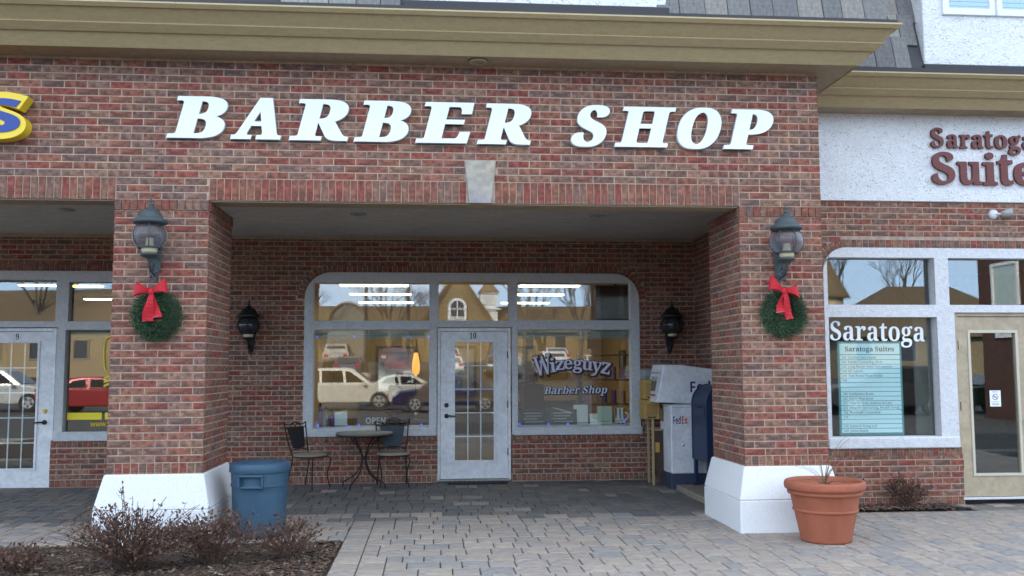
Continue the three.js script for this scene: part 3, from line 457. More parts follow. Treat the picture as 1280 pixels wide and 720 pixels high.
{
  const t = thing('shop_window', 'grey framed window with yellow stripe beside door 9, half hidden by the pillar', 'window');
  const out = roundTop(-4.05, -1.1, .605, 2.838, .36), sh = poly([[-2.885, .605], ...out.slice(1, 1), [-1.1, .605], ...out.slice(2), [-4.05, -.05], [-3.92, -.05], [-3.92, 2.09], [-2.885, 2.09]], [rect(-3.9, -2.917, 2.17, 2.717), rect(-2.752, -1.25, 2.17, 2.69), rect(-2.775, -1.25, .72, 2.056)]);
  mesh('frame', slab(sh, ZB - .11, ZB + .022, .006), M.frame, t); mesh('sill', bx(-2.88, -1.08, .598, .715, ZB - .06, ZB + .045, .01), M.frame, t);
  panes(t, [[-3.91, -2.9, 2.16, 2.73], [-2.76, -1.24, 2.16, 2.70], [-2.78, -1.24, .71, 2.07]], ZB - .075);
  mesh('rolled_blind', bx(-2.75, -1.26, 1.95, 2.05, ZB - .17, ZB - .10, .01), std(.16, .22, .20, .7), t);
  const yel = std(.90, .72, .03, .6);
  mesh('yellow_stripe', box0(-2.755, -2.31, .873, .965, ZB - .0712, ZB - .0702), yel, t); mesh('yellow_stripe', box0(-2.27, -1.6, .873, .965, ZB - .0712, ZB - .0702), yel, t);
  for (let k = 0; k < 3; k++) mesh('yellow_stripe', slab(poly([[-2.30, 1.30 + k * .05], [-2.2, 1.34 + k * .05], [-2.2, 1.37 + k * .05], [-2.30, 1.33 + k * .05]]), ZB - .0712, ZB - .0702), yel, t);
  mesh('yellow_outline', tube([[-2.2, 1.98, ZB - .067], [-2.28, 1.93, ZB - .067], [-2.285, 1.55, ZB - .067], [-2.24, 1.48, ZB - .067], [-2.1, 1.47, ZB - .067]], .012, 30, 5), yel, t);
  mesh('web_lettering', sheet(.6, .09, -2.17, .812, ZB - .068), print(.6, .09, 900, (x, w, h) => { x.fillStyle = '#e0c020'; x.font = 'bold 66px sans-serif'; x.fillText('WWW.A', 16, 66); }, { transparent: true }), t);
}
{
  const t = thing('office_window', 'white stucco framed office window with Saratoga lettering and a directory board', 'window');
  const arch = poly([[6.386, .636], [6.432, .636], [6.432, 2.752], [8.945, 2.752], ...roundTop(6.386, 8.945, .636, 2.863, .27, false).slice(2)]), zf = ZW - .13, zb = ZW + .015;
  mesh('frame', [slab(arch, zf, zb), box0(6.432, 7.69, .636, .757, zf, zb), box0(7.69, 7.895, .636, 2.083, zf, zb), box0(7.685, 7.846, 2.22, 2.752, zf, zb), box0(6.432, 7.895, 2.083, 2.22, zf, zb), box0(7.895, 8.905, 2.135, 2.22, zf, zb), box0(8.905, 8.945, .1, 2.752, zf, zb)], M.frameWhite, t);
  mesh('sill', bx(6.375, 7.89, .63, .752, ZW - .06, ZW + .045, .012), M.frameWhite, t);
  panes(t, [[6.42, 7.71, .74, 2.1], [6.42, 7.7, 2.2, 2.77], [7.83, 8.92, 2.2, 2.77]], ZW - .105);
  const gz = ZW - .0985;
  mesh('window_lettering', sheet(1.18, .36, 7.045, 1.91, gz), print(1.18, .36, 900, (x, w, h) => { x.fillStyle = '#eef2f6'; x.font = 'bold 270px serif'; x.textAlign = 'center'; x.save(); x.translate(w / 2, 242); x.rotate(.015); x.scale(.98, 1); x.fillText('Saratoga', 0, 0, w * .97); x.restore(); }, { transparent: true }), t);
  const b = mesh('directory_board', bx(6.575, 7.325, .765, 1.815, ZW - .135, ZW - .112, .004), std(.12, .30, .30, .6), t);
  mesh('directory_print', sheet(.70, 1.0, 6.95, 1.29, ZW - .1105), print(.70, 1.0, 1000, (x, w, h) => {
    x.fillStyle = '#d5eef2'; x.fillRect(0, 0, w, h); x.fillStyle = '#0e1d20'; x.font = 'bold 74px serif'; x.textAlign = 'center'; x.fillText('Saratoga Suites', w / 2, 88, w * .92); x.fillStyle = '#2d5458'; x.fillRect(0, 122, w, 7);
    const T = ['101  Comfort Care Center', '102  Family Counseling, Ph.D.', '105  Long Master Reed Therapeutics', '104  Dr. Larson', '106  Tom Rental Photo Studio', '108', '', '', '200  Conference Room', '202  Digital Resources', '211  State Services, Services in Law', '212  Superior Accounting, Wealth Group', '213  Woodlight Counseling', '214', '', '216  James & Young LLP', '218  Green Realty'];
    x.textAlign = 'left'; x.font = '34px serif'; T.forEach((s, i) => { const y = 128 + (i + 1) * 51; x.fillStyle = '#2f6468'; x.fillRect(0, y, w, 5); x.fillStyle = '#16282c'; x.fillText(s, 20, y - 11, w - 40); });
  }), t);
  mesh('side_blind', bx(7.50, 7.69, .76, 2.08, ZW - .2, ZW - .18, .003), std(.10, .10, .09, .8), t);
}
// ---------------------------------------------------------------- rooms behind the glass
const wallTan = std(.46, .30, .115, .85, { map: texPaint }), roomDark = std(.12, .11, .10, .9, { map: texPaint });
function room(label, x0, x1, z0, z1, h, wallM, floorM, ceilM) {
  const r = thing('shop_room', label, 'room');
  mesh('floor', box0(x0, x1, -.1, .02, z1, z0), floorM, r); mesh('ceiling', box0(x0 - .1, x1 + .1, h, h + .15, z1 - .1, z0), ceilM, r);
  mesh('rear_wall', box0(x0, x1, 0, h, z1 - .1, z1), wallM, r); mesh('side_wall', box0(x0 - .1, x0 + .001, 0, h, z1, z0), wallM, r); mesh('side_wall', box0(x1 - .001, x1 + .1, 0, h, z1, z0), wallM, r);
  return r;
}
room('barber shop interior with mustard walls seen through the glass', .02, 5.66, ZB - .22, -11, 2.86, wallTan, std(.20, .15, .10, .5, { map: texPaver }), std(.55, .52, .46, .9, { map: texPaint }));
room('dim shop interior behind door 9', -6.5, -.1, ZB - .22, -11, 2.96, std(.22, .15, .08, .85), roomDark, std(.45, .42, .36, .9));
room('dark office hall behind the tan door', 5.92, 10.9, ZW - .2, -5.2, 2.95, std(.16, .145, .125, .9, { map: texPaint }), roomDark, roomDark);
const tubeGlow = (c) => new THREE.MeshStandardMaterial({ color: C(.8, .8, .8), emissive: C(...c), emissiveIntensity: 1, roughness: .5 });
const glowWhite = tubeGlow([1.5, 1.45, 1.25]), glowYellow = tubeGlow([1.4, 1.05, .18]);
function striplight(label, x, y, z, w, m, c, power, group) {
  const t = thing('strip_light', label, 'ceiling light', [x, y, z], 0, group);
  mesh('housing', bx(-w / 2 - .02, w / 2 + .02, -.04, .0, -.11, .11, .006), M.frame, t); mesh('light_diffuser', bx(-w / 2, w / 2, -.062, -.041, -.085, .085, .006), m, t);
  const l = new THREE.RectAreaLight(C(...c), power, w, .16); l.name = 'strip_lamp'; l.position.set(0, -.07, 0); l.rotation.x = -Math.PI / 2; t.add(l);
}
for (const [x, w, side] of [[1.15, 1.05, 'left'], [3.87, .95, 'right']]) [[-5.85, 'nearest the window'], [-7.6, 'in the middle row'], [-9.65, 'deepest in the room']].forEach(([z, where]) => striplight(`lit fluorescent strip ${where}, in the ${side} column of the barber shop`, x, 2.86, z, w, glowWhite, [1, .93, .76], 3.0, 'fluorescent strips on the barber shop ceiling'));
striplight('lit yellow ceiling strip behind the window of door 9 shop', -3.66, 2.96, -7.3, .5, glowYellow, [1, .8, .3], 1.6);
striplight('lit white ceiling strip deeper in the door 9 shop', -4.45, 2.96, -10.3, .6, glowWhite, [1, .93, .76], 1.6);
striplight('lit white ceiling strip over door 9', -4.4, 2.96, -7.2, .55, glowWhite, [1, .93, .76], 1.6);
{
  const tv = thing('television', 'black television hung in the upper right corner of the barber shop window', 'television', [4.86, 2.53, -5.55], -.22);
  mesh('screen_body', bx(-.32, .32, -.27, .27, -.03, .03, .012), M.black, tv); mesh('screen', bx(-.30, .30, -.25, .25, .0305, .034, .002), std(.008, .008, .01, .15), tv); mesh('bracket', [rod([0, .0, -.03], [0, .1, -.2], .02), rod([0, .1, -.2], [0, .33, -.2], .02)], M.black, tv);
  const cb = thing('barber_counter', 'dark wooden station counter along the rear barber shop wall', 'counter', [0, 0, 0]);
  mesh('cabinet', bx(.6, 5.2, .02, .82, -10.98, -10.5, .01), M.wood, cb); mesh('counter_top', bx(.55, 5.25, .822, .86, -10.99, -10.45, .01), std(.05, .045, .04, .3), cb);
  for (let i = 0; i < 6; i++) mesh('cabinet_door', bx(.66 + i * .76, 1.34 + i * .76, .1, .74, -10.498, -10.475, .008), M.wood, cb);
  [['behind the OPEN lettering', 1.3], ['in line with door 10', 2.55], ['behind the curved window lettering', 3.8]].forEach(([l, x], i) => { const m = thing('wall_mirror', `framed barber mirror on the rear wall ${l}`, 'mirror', [x, 1.5, -10.97], 0, 'barber mirrors'); mesh('frame', slab(poly(rect(-.42, .42, -.5, .5), [rect(-.36, .36, -.44, .44)]), 0, .04, .004), M.wood, m); mesh('glass', bx(-.37, .37, -.45, .45, .002, .012, .001), std(.5, .5, .5, .06, { metalness: 1 }), m); });
  const chair = (x, l) => { const c = thing('barber_chair', l, 'chair', [x, .02, -9.1], .5, 'barber chairs'); const v = std(.05, .012, .012, .4); mesh('base', lathe([[0, 0], [.3, 0], [.3, .03], [.08, .06], [.06, .4], [0, .4]]), M.chrome, c); mesh('seat', bx(-.28, .28, .42, .56, -.27, .27, .04), v, c); mesh('backrest', bx(-.27, .27, .58, 1.2, -.33, -.22, .04), v, c); mesh('headrest', bx(-.13, .13, 1.24, 1.42, -.33, -.24, .03), v, c); for (const s of [-1, 1]) mesh('armrest', bx(s * .33 - .04, s * .33 + .04, .66, .74, -.25, .22, .02), v, c); mesh('footrest', [bx(-.18, .18, .14, .18, .42, .6, .01), rod([0, .42, .2], [0, .16, .5], .02)], M.chrome, c); };
  chair(1.6, 'dark red barber chair behind the left barber shop pane'); chair(4.1, 'dark red barber chair behind the right barber shop pane');
  const pics = [[3.45, 1.55, 'above the left end of the curved lettering'], [4.2, 1.72, 'above the middle of the curved lettering'], [4.95, 1.6, 'at the far right end']];
  for (const [x, y, l] of pics) { const p = thing('picture_frame', `small dark picture frame on the mustard wall ${l}`, 'picture', [5.63, y, -5.4 - (x - 3.4) * 2.2], -Math.PI / 2, 'wall pictures'); mesh('frame', slab(poly(rect(-.2, .2, -.26, .26), [rect(-.16, .16, -.22, .22)]), 0, .03, .004), M.black, p); mesh('print', bx(-.17, .17, -.23, .23, .004, .012, .001), std(.22, .20, .16, .6), p); }
  const shelf = thing('product_shelf', 'dark open shelf unit with jars against the mustard wall inside the barber shop', 'shelf', [4.95, .02, -6.6], -.35);
  for (const x of [-.5, .5]) mesh('side_panel', bx(x - .02, x + .02, 0, 1.75, -.16, .16), M.wood, shelf); for (let i = 0; i < 5; i++) mesh('shelf_board', bx(-.475, .475, .1 + i * .4, .13 + i * .4, -.15, .15), M.wood, shelf);
  const rr = rng(8); for (let i = 0; i < 4; i++) for (let j = 0; j < 6; j++) mesh('jar', new THREE.CylinderGeometry(.045, .045, .12 + rr() * .14, 12).translate(-.38 + j * .15, .2 + i * .4 + .03, 0), std(.05 + rr() * .3, .05 + rr() * .15, .05 + rr() * .2, .4), shelf);
  // added glowing shape in place of an orange reflection in the pane
  const lamp = thing('orange_glint', 'slim glowing orange shape added for a bright reflection in the left barber shop pane', 'lamp', [1.794, 1.41, -6.0]);
  mesh('glint_glass', lathe([[.004, 0], [.05, .05], [.062, .14], [.05, .26], [.03, .36], [.005, .37]], 16), new THREE.MeshStandardMaterial({ color: C(.8, .5, .2), emissive: C(.34, .12, .02), emissiveIntensity: 1, roughness: .5 }), lamp); mesh('cord', rod([0, .37, 0], [0, 1.44, 0], .005), M.black, lamp); mesh('cap', new THREE.CylinderGeometry(.02, .035, .05, 12).translate(0, .39, 0), M.black, lamp);
  const pl = new THREE.PointLight(C(1, .55, .2), .25); pl.name = 'glint_light'; pl.position.set(0, .18, 0); pl.shadow.radius = 2; lamp.add(pl);
}
// things standing on the window sills
{
  const zs = ZB - .24, y = .745;
  const ledge = thing('sill_shelf', 'narrow inner sill shelf behind the barber shop panes', 'shelf'); mesh('board', [bx(.4, 2.05, .70, y, ZB - .40, ZB - .12), bx(3.18, 4.85, .70, y, ZB - .40, ZB - .12)], M.frame, ledge);
  const card = (x, w, h, m, l, tilt = -.12) => { const c = thing('counter_card', l, 'card', [x, y, zs]); c.rotation.x = tilt; mesh('card', bx(-w / 2, w / 2, 0, h, -.004, .004, .001), m, c); mesh('stand', bx(-.02, .02, .0, h * .6, -.05, -.006, .002), M.paper, c); };
  card(4.12, .20, .27, M.paper, 'white paper card under the window lettering, left of the pale green card'); card(4.46, .21, .25, std(.52, .60, .50, .8), 'pale green card leaning right of the white card'); card(4.31, .12, .15, M.paper, 'small white tilted card between the two larger cards', -.3);
  card(.80, .17, .20, M.paper, 'small white card beside the bottles on the left sill');
  const plq = (x, l, rows) => { const c = thing('sill_plaque', l, 'plaque', [x, y, zs + .02]); c.rotation.x = -.15; mesh('frame', slab(poly(rect(-.20, .20, 0, .21), [rect(-.18, .18, .018, .192)]), -.008, .008, .002), M.black, c); mesh('print', sheet(.36, .18, 0, .105, .003), print(.36, .18, 600, (q, w, h) => { q.fillStyle = rows ? '#20262a' : '#4a4434'; q.fillRect(0, 0, w, h); q.fillStyle = '#aeb6b8'; for (let k = 0; k < 4; k++) q.fillRect(26 + (k % 2) * 12, 18 + k * 24, w - 60 - (k % 3) * 20, 6); }), c); };
  plq(3.45, 'dark plaque with pale lines of text at the left of the right sill', true); plq(3.86, 'brown framed certificate beside the dark plaque', false);
  const mug = thing('mug', 'white mug with black printed spots at the right end of the sill', 'mug', [4.67, y, zs]); mesh('cup', lathe([[0, 0], [.06, 0], [.068, .03], [.07, .22], [.064, .22], [.06, .03], [0, .012]], 24), print(.4, .2, 500, (q, w, h) => { q.fillStyle = '#d4d8d6'; q.fillRect(0, 0, w, h); q.fillStyle = '#23262a'; for (let i = 0; i < 6; i++) for (let k = 0; k < 3; k++) { q.beginPath(); q.ellipse(18 + i * 34 + (k % 2) * 12, 20 + k * 32, 9, 11, 0, 0, 7); q.fill(); } }), mug); mesh('handle', new THREE.TorusGeometry(.05, .011, 8, 18, Math.PI * 1.1).rotateZ(-Math.PI * .55).translate(.07, .11, 0), M.paper, mug);
  const bot = (x, h, r, m, l) => { const b = thing('bottle', l, 'bottle', [x, y, zs]); mesh('body', lathe([[0, 0], [r, 0], [r, h * .6], [r * .4, h * .75], [r * .4, h * .92], [0, h * .92]], 16), m, b); mesh('cap', new THREE.CylinderGeometry(r * .45, r * .45, h * .1, 12).translate(0, h * .95, 0), M.black, b); };
  bot(.52, .32, .035, std(.03, .03, .16, .2), 'tall blue bottle at the left end of the sill'); bot(.60, .26, .03, std(.3, .3, .32, .3), 'clear grey bottle next to the tall blue bottle'); bot(.68, .22, .035, std(.16, .05, .2, .3), 'short violet bottle beside the small white card');
  const bulb = new THREE.MeshStandardMaterial({ color: C(.05, .05, .5), emissive: C(.02, .03, .22), roughness: .4 });
  const string = (pts, l) => { const s = thing('string_light', l, 'string light', [0, 0, 0], 0, 'blue string lights in the barber window'); mesh('cord', tube(pts, .003, 30, 4), M.black, s); for (const p of pts) mesh('light_bulb', new THREE.SphereGeometry(.016, 10, 8).scale(1, 1.4, 1).translate(p[0], p[1] - .01, p[2]), bulb, s); };
  string([[.5, .77, zs + .08], [.9, .762, zs + .09], [1.05, .765, zs + .09], [1.9, .765, zs + .08]], 'blue string lights along the left sill under OPEN'); string([[3.25, .765, zs + .09], [3.65, .762, zs + .1], [3.92, .765, zs + .1], [4.72, .80, zs + .09]], 'blue string lights along the right sill'); string([[.48, 1.98, ZB - .12], [.98, 1.99, ZB - .12], [1.72, 1.985, ZB - .12], [1.99, 1.98, ZB - .12]], 'blue string lights under the left rolled blind');
}
// ---------------------------------------------------------------- wall lanterns
function lanternProto(label, mat, glass = M.lanternGlass) {
  const t = thing('wall_lantern', label, 'lantern', [0, 0, 0], 0, 'wall lanterns'); const y = (v) => v - 2.66; // local origin at the wall, the axis stands 0.21 m out
  const L = (p, seg = 28) => lathe(p.map(([r, v]) => [r, y(v)]), seg).translate(0, 0, .21);
  mesh('roof', L([[.0, 2.965], [.034, 2.962], [.04, 2.945], [.072, 2.933], [.094, 2.91], [.106, 2.88], [.118, 2.866], [.142, 2.853], [.149, 2.842], [.149, 2.826], [.140, 2.816], [.118, 2.814], [.11, 2.80], [0, 2.80]]), mat, t);
  mesh('finial', L([[0, 3.06], [.006, 3.05], [.010, 3.03], [.018, 3.02], [.008, 3.008], [.014, 3.0], [.026, 2.99], [.014, 2.978], [.022, 2.97], [.03, 2.96]], 16), mat, t);
  mesh('globe', L([[.112, 2.80], [.134, 2.775], [.149, 2.735], [.151, 2.70], [.142, 2.66], [.121, 2.628], [.098, 2.608]]), glass, t);
  for (let i = 0; i < 6; i++) { const a = i / 6 * Math.PI * 2 + .3; mesh('rib', tube([[.114, 2.81], [.137, 2.776], [.152, 2.735], [.154, 2.70], [.145, 2.66], [.124, 2.628], [.098, 2.60]].map(([r, v]) => [r * Math.cos(a), y(v), .21 + r * Math.sin(a)]), .0048, 14, 5), mat, t); }
  mesh('candle', L([[0, 2.69], [.03, 2.69], [.034, 2.66], [.04, 2.612], [.070, 2.606], [.066, 2.575], [.056, 2.548], [0, 2.545]], 20), M.candle, t);
  mesh('cup', L([[.10, 2.612], [.106, 2.604], [.100, 2.594], [.090, 2.593]]), mat, t);
  mesh('cup', L([[.067, 2.552], [.076, 2.546], [.078, 2.538], [.066, 2.528], [.038, 2.512], [.018, 2.50], [.022, 2.488], [.012, 2.476], [0, 2.465]]), mat, t);
  mesh('arm', [tube([[0, y(2.40), .02], [0, y(2.385), .08], [0, y(2.41), .15], [0, y(2.46), .20], [0, y(2.50), .21]], .014, 20, 7), tube([[0, y(2.54), .02], [0, y(2.53), .07], [0, y(2.48), .11], [0, y(2.43), .10], [0, y(2.42), .07], [0, y(2.45), .055], [0, y(2.47), .075]], .009, 24, 6), tube([[0, y(2.39), .11], [0, y(2.35), .12], [0, y(2.345), .15], [0, y(2.37), .16], [0, y(2.385), .145]], .008, 18, 6)], mat, t);
  const pl = poly([[-.04, .06], [-.055, .0], [-.05, -.1], [-.042, -.22], [-.02, -.30], [0, -.355], [.02, -.30], [.042, -.22], [.05, -.1], [.055, 0], [.04, .06], [0, .09]]);
  mesh('backplate', [slab(pl, .002, .022, .006), lathe([[0, .012], [.014, .008], [.018, 0]], 12).rotateX(Math.PI / 2).translate(0, -.28, .022), lathe([[0, .02], [.025, .012], [.032, 0]], 14).rotateX(Math.PI / 2).translate(0, -.25 + .0, .018)], mat, t);
  return t;
}
{
  const a = lanternProto('weathered grey-green lantern on the left pillar above its wreath', M.lantern); a.position.set(-.455, 2.66, .004);
  copyOf(a, 'weathered grey-green lantern on the right pillar above its wreath', [5.352, 2.655, .004]);
  const b = lanternProto('lantern coloured black for the porch shade on the back wall left of the shop window', M.black, std(.03, .03, .034, .12)); b.position.set(-.375, 2.055, ZB + .004);  // same lantern recoloured black, glass too: porch shade put into the materials
  copyOf(b, 'lantern coloured black for the shade in the corner right of the shop window', [5.325, 2.06, ZB + .004]);
}
// ---------------------------------------------------------------- wreaths with red bows
function ribbon(pts, wid, th = .006) { // a strip along pts, its width along the given vectors
  const P = pts.map((p) => new THREE.Vector3(...p)), V = [], F = []; P.forEach((p, i) => { const w = new THREE.Vector3(...(wid.length === 1 ? wid[0] : wid[i])), t = P[Math.min(i + 1, P.length - 1)].clone().sub(P[Math.max(0, i - 1)]), n = new THREE.Vector3().crossVectors(w, t).setLength(th / 2); for (const [s, q] of [[-.5, -1], [.5, -1], [.5, 1], [-.5, 1]]) V.push(p.clone().addScaledVector(w, s).addScaledVector(n, q).toArray()); });
  for (let i = 0; i < P.length - 1; i++) for (let k = 0; k < 4; k++) { const a = i * 4 + k, b = i * 4 + (k + 1) % 4; F.push([a, a + 4, b + 4, b]); } const e = (P.length - 1) * 4; F.push([0, 1, 2, 3], [e + 3, e + 2, e + 1, e]); return metric(tri(V, F));
}
function wreath(label, x, yc, z, seed, tilt, tails) {
  const r = rng(seed), t = thing('christmas_wreath', label, 'wreath', [x, yc, z], 0, 'wreaths on the pillars'), P = [], Q = [];
  for (let i = 0; i < 6500; i++) {
    const a = r() * 6.283, b = r() * 6.283, R = .152 + (r() - .5) * .025, rr = .066 * Math.sqrt(r()), cx = Math.cos(a) * (R + rr * Math.cos(b)), cy = Math.sin(a) * (R + rr * Math.cos(b)) * 1.02, cz = rr * Math.sin(b) + .05;
    const o = new THREE.Vector3(Math.cos(a) * Math.cos(b) + (r() - .5) * 1.1 - Math.sin(a) * .8, Math.sin(a) * Math.cos(b) + (r() - .5) * 1.1 + Math.cos(a) * .8, Math.sin(b) * .9 + .25 + (r() - .5) * .8).normalize(), s = new THREE.Vector3(r() - .5, r() - .5, r() - .5).cross(o).normalize().multiplyScalar(.0027), l = .022 + r() * .03;
    const p0 = new THREE.Vector3(cx, cy, cz), p1 = p0.clone().addScaledVector(o, l), m = p0.clone().addScaledVector(o, l * .5); const A = m.clone().add(s), B = m.clone().sub(s);
    (r() < .6 ? P : Q).push(...p0.toArray(), ...A.toArray(), ...p1.toArray(), ...p0.toArray(), ...p1.toArray(), ...B.toArray());
  }
  const G = (p) => { const g = new THREE.BufferGeometry(); g.setAttribute('position', new THREE.Float32BufferAttribute(p, 3)); g.computeVertexNormals(); return g; };
  mesh('foliage', G(P), std(.032, .078, .032, .8, { side: THREE.DoubleSide }), t); mesh('foliage_tips', G(Q), std(.06, .125, .05, .8, { side: THREE.DoubleSide }), t);
  mesh('ring', new THREE.TorusGeometry(.152, .05, 8, 40).translate(0, 0, .048), std(.022, .035, .02, .95), t);
  const bow = mesh('bow', new THREE.SphereGeometry(.026, 14, 10).scale(1, 1.2, .8).translate(-.03, .205, .14), new THREE.MeshPhysicalMaterial({ color: C(.50, .008, .018), roughness: .7, sheen: .25, sheenColor: C(.7, .1, .1), sheenRoughness: .5 }), t);
  const bm = bow.material, kx = -.03, ky = .205, kz = .125;
  for (const s of [-1, 1]) {
    const A = [], W = []; for (let i = 0; i <= 14; i++) { const u = i / 14, a = u * Math.PI * 2, q = Math.sin(u * Math.PI); A.push([kx + s * (.012 + .125 * q), ky + .012 + tilt * s * .16 * q + .03 * q, kz + .015 + .05 * Math.sin(a) * (1 - .3 * q)]); W.push([.02 * s, -(.04 + .095 * q * q), .004 * s]); }
    mesh('loop', ribbon(A, W, .003), bm, bow);
  }
  for (const [dx, len, w, k] of tails) {
    const A = [], W = []; for (let i = 0; i <= 8; i++) { const u = i / 8; A.push([kx + dx * u + Math.sin(u * 5 + k) * .006, ky - .01 - len * u, kz + .012 + .016 * Math.sin(u * 4 + k)]); W.push([.03 + (w - .03) * Math.min(1, u * 1.6), .006 * k, .012 * Math.sin(u * 6 + k)]); }
    mesh('tail', ribbon(A, W, .003), bm, bow);
    // pale wired edge at the tail's end
    const e = A[8]; mesh('tail_edge', rod([e[0] - w / 2, e[1] - .002, e[2]], [e[0] + w / 2, e[1] + .012, e[2]], .0025), std(.6, .25, .25, .6), bow);
  }
  return t;
}
wreath('green needle wreath with an upright red bow on the left pillar', -.425, 2.012, 0, 61, .1, [[-.02, .25, .095, .4], [.06, .215, .08, 1.5]]);
wreath('green needle wreath with a tilted red bow on the right pillar', 5.372, 2.035, 0, 62, -.28, [[-.04, .19, .08, 2.2], [.06, .25, .07, .9]]);

// ---------------------------------------------------------------- trash can
{
  const t = thing('trash_can', 'blue round plastic trash can with a closed lid beside the left pillar', 'trash can', [.452, 0, -.30]), blue = std(.042, .105, .165, .55, { map: texPaint, bumpMap: bumpFine, bumpScale: .001 });
  mesh('body', lathe([[0, .012], [.205, .012], [.22, 0], [.232, .02], [.236, .06], [.250, .40], [.253, .455], [.262, .46], [.262, .475], [.256, .48], [.262, .60], [.258, .615], [0, .62]], 48), blue, t);
  mesh('lid', lathe([[.268, .585], [.276, .588], [.278, .625], [.272, .655], [.262, .668], [.245, .672], [.232, .664], [.20, .657], [.15, .662], [.146, .672], [.12, .676], [0, .677]], 48), blue, t);
  for (const a of [-.13, Math.PI - .13]) { const h = mesh('handle', [bx(-.115, .115, .555, .575, .245, .290, .006), bx(-.115, -.098, .47, .555, .245, .290, .006), bx(.098, .115, .47, .555, .245, .290, .006), bx(-.115, .115, .455, .470, .245, .286, .006)], blue, t); h.rotation.y = a; }
  for (let i = 0; i < 12; i++) { const g = bx(-.006, .006, .02, .44, .228, .243, .004); const m = mesh('stiffening_rib', g, blue, t); m.rotation.y = i * Math.PI / 6 + .2; m.visible = true; }
}
// ---------------------------------------------------------------- terracotta pot with dry stalks
const dry = std(.23, .155, .075, .85), dryDark = std(.10, .055, .035, .9);
{
  const t = thing('flower_pot', 'large terracotta pot with dead stalks in front of the right pillar', 'flower pot', [5.515, 0, .52]), terra = std(.43, .125, .062, .72, { map: texPaint, bumpMap: bumpFine, bumpScale: .0012 });
  mesh('pot', lathe([[0, .0], [.222, .0], [.236, .008], [.242, .03], [.238, .035], [.29, .262], [.302, .264], [.307, .275], [.302, .287], [.297, .289], [.322, .405], [.345, .412], [.352, .425], [.350, .437], [.343, .443], [.352, .448], [.371, .456], [.378, .475], [.378, .505], [.370, .522], [.352, .53], [.338, .524], [.330, .50], [.32, .40], [0, .40]], 56), terra, t);
  mesh('soil', lathe([[.325, .43], [.2, .445], [0, .45]], 24), M.soil, t);
  t.scale.set(.92, 1, .92);
  const r = rng(17), blade = (a, l, lean, w, m) => { const c = Math.cos(a), s = Math.sin(a), pts = []; for (let i = 0; i <= 5; i++) { const u = i / 5; pts.push([.01 * c + c * lean * u * u, .44 + l * u - lean * .25 * u * u * u, .01 * s + s * lean * u * u]); } return ribbon(pts, pts.map((_, i) => [-s * w * (1 - i / 5.4), 0, c * w * (1 - i / 5.4)]), .003); };
  for (let i = 0; i < 22; i++) mesh('stalk', blade(r() * 6.28, .10 + r() * .26, .05 + r() * .26, .007 + r() * .008), i % 3 ? dry : dryDark, t);
  for (const [a, l, b] of [[-.5, .60, .42], [-.25, .52, .30], [2.6, .50, .20], [.1, .42, .36]]) mesh('stalk', blade(a, l, b, .008), dry, t);
}
// ---------------------------------------------------------------- bistro table and two chairs
{
  const t = thing('bistro_table', 'round stone-topped bistro table on curled iron legs between the two chairs', 'table', [1.175, .01, -3.62]);
  mesh('table_top', lathe([[0, .675], [.35, .675], [.362, .68], [.365, .695], [.358, .705], [0, .708]], 40), std(.30, .28, .25, .6, { map: texPaver }), t); mesh('rim_band', new THREE.TorusGeometry(.352, .012, 8, 40).rotateX(Math.PI / 2).translate(0, .672, 0), M.iron, t);
  for (let i = 0; i < 4; i++) { const a = i * Math.PI / 2 + .5, c = Math.cos(a), s = Math.sin(a); mesh('leg', tube([[.25, .67], [.16, .58], [.06, .46], [.03, .38], [.05, .28], [.13, .17], [.25, .09], [.31, .06], [.325, .0]].map(([r, y]) => [r * c, y, r * s]), .0095, 30, 6), M.iron, t); }
  mesh('collar', new THREE.TorusGeometry(.034, .008, 8, 20).rotateX(Math.PI / 2).translate(0, .385, 0), M.iron, t);
}
function chair(label, pos, turn, panel) {
  const t = thing('bistro_chair', label, 'chair', pos, turn, 'iron bistro chairs');
  mesh('seat', lathe([[0, .40], [.20, .402], [.215, .412], [.21, .43], [.17, .44], [0, .442]], 32), std(.36, .31, .24, .85, { map: texPaint }), t); mesh('seat_ring', new THREE.TorusGeometry(.208, .010, 8, 32).rotateX(Math.PI / 2).translate(0, .402, 0), M.iron, t);
  for (const s of [-1, 1]) {
    mesh('leg', tube([[s * .15, .40, .15], [s * .19, .37, .19], [s * .185, .30, .185], [s * .16, .18, .16], [s * .175, .06, .175], [s * .19, .0, .19]], .0085, 20, 6), M.iron, t);
    mesh('leg', tube([[s * .17, .40, -.13], [s * .185, .2, -.17], [s * .19, .0, -.21]], .0085, 12, 6), M.iron, t);
    mesh('back_upright', tube([[s * .17, .40, -.13], [s * .175, .46, -.16], [s * .20, .62, -.20], [s * .215, .78, -.235], [s * .225, .83, -.245]], .0085, 16, 6), M.iron, t);
  }
  mesh('back_rail', [tube([[-.225, .825, -.245], [-.12, .80, -.24], [0, .835, -.25], [.12, .80, -.24], [.225, .825, -.245]], .008, 24, 6), tube([[-.21, .765, -.232], [0, .77, -.235], [.21, .765, -.232]], .007, 16, 6), tube([[-.10, .775, -.235], [-.05, .82, -.245], [0, .78, -.238], [.05, .82, -.245], [.10, .775, -.235]], .006, 20, 6), tube([[-.18, .47, -.16], [0, .50, -.17], [.18, .47, -.16]], .007, 16, 6)], M.iron, t);
  mesh('back_panel', tri([[-.165, .762, -.238], [.165, .762, -.238], [.115, .505, -.178], [-.115, .505, -.178], [-.165, .762, -.226], [.165, .762, -.226], [.115, .505, -.166], [-.115, .505, -.166]].map((v) => v), [[0, 1, 2, 3], [4, 7, 6, 5], [0, 4, 5, 1], [1, 5, 6, 2], [2, 6, 7, 3], [3, 7, 4, 0]]), panel, t);
  return t;
}
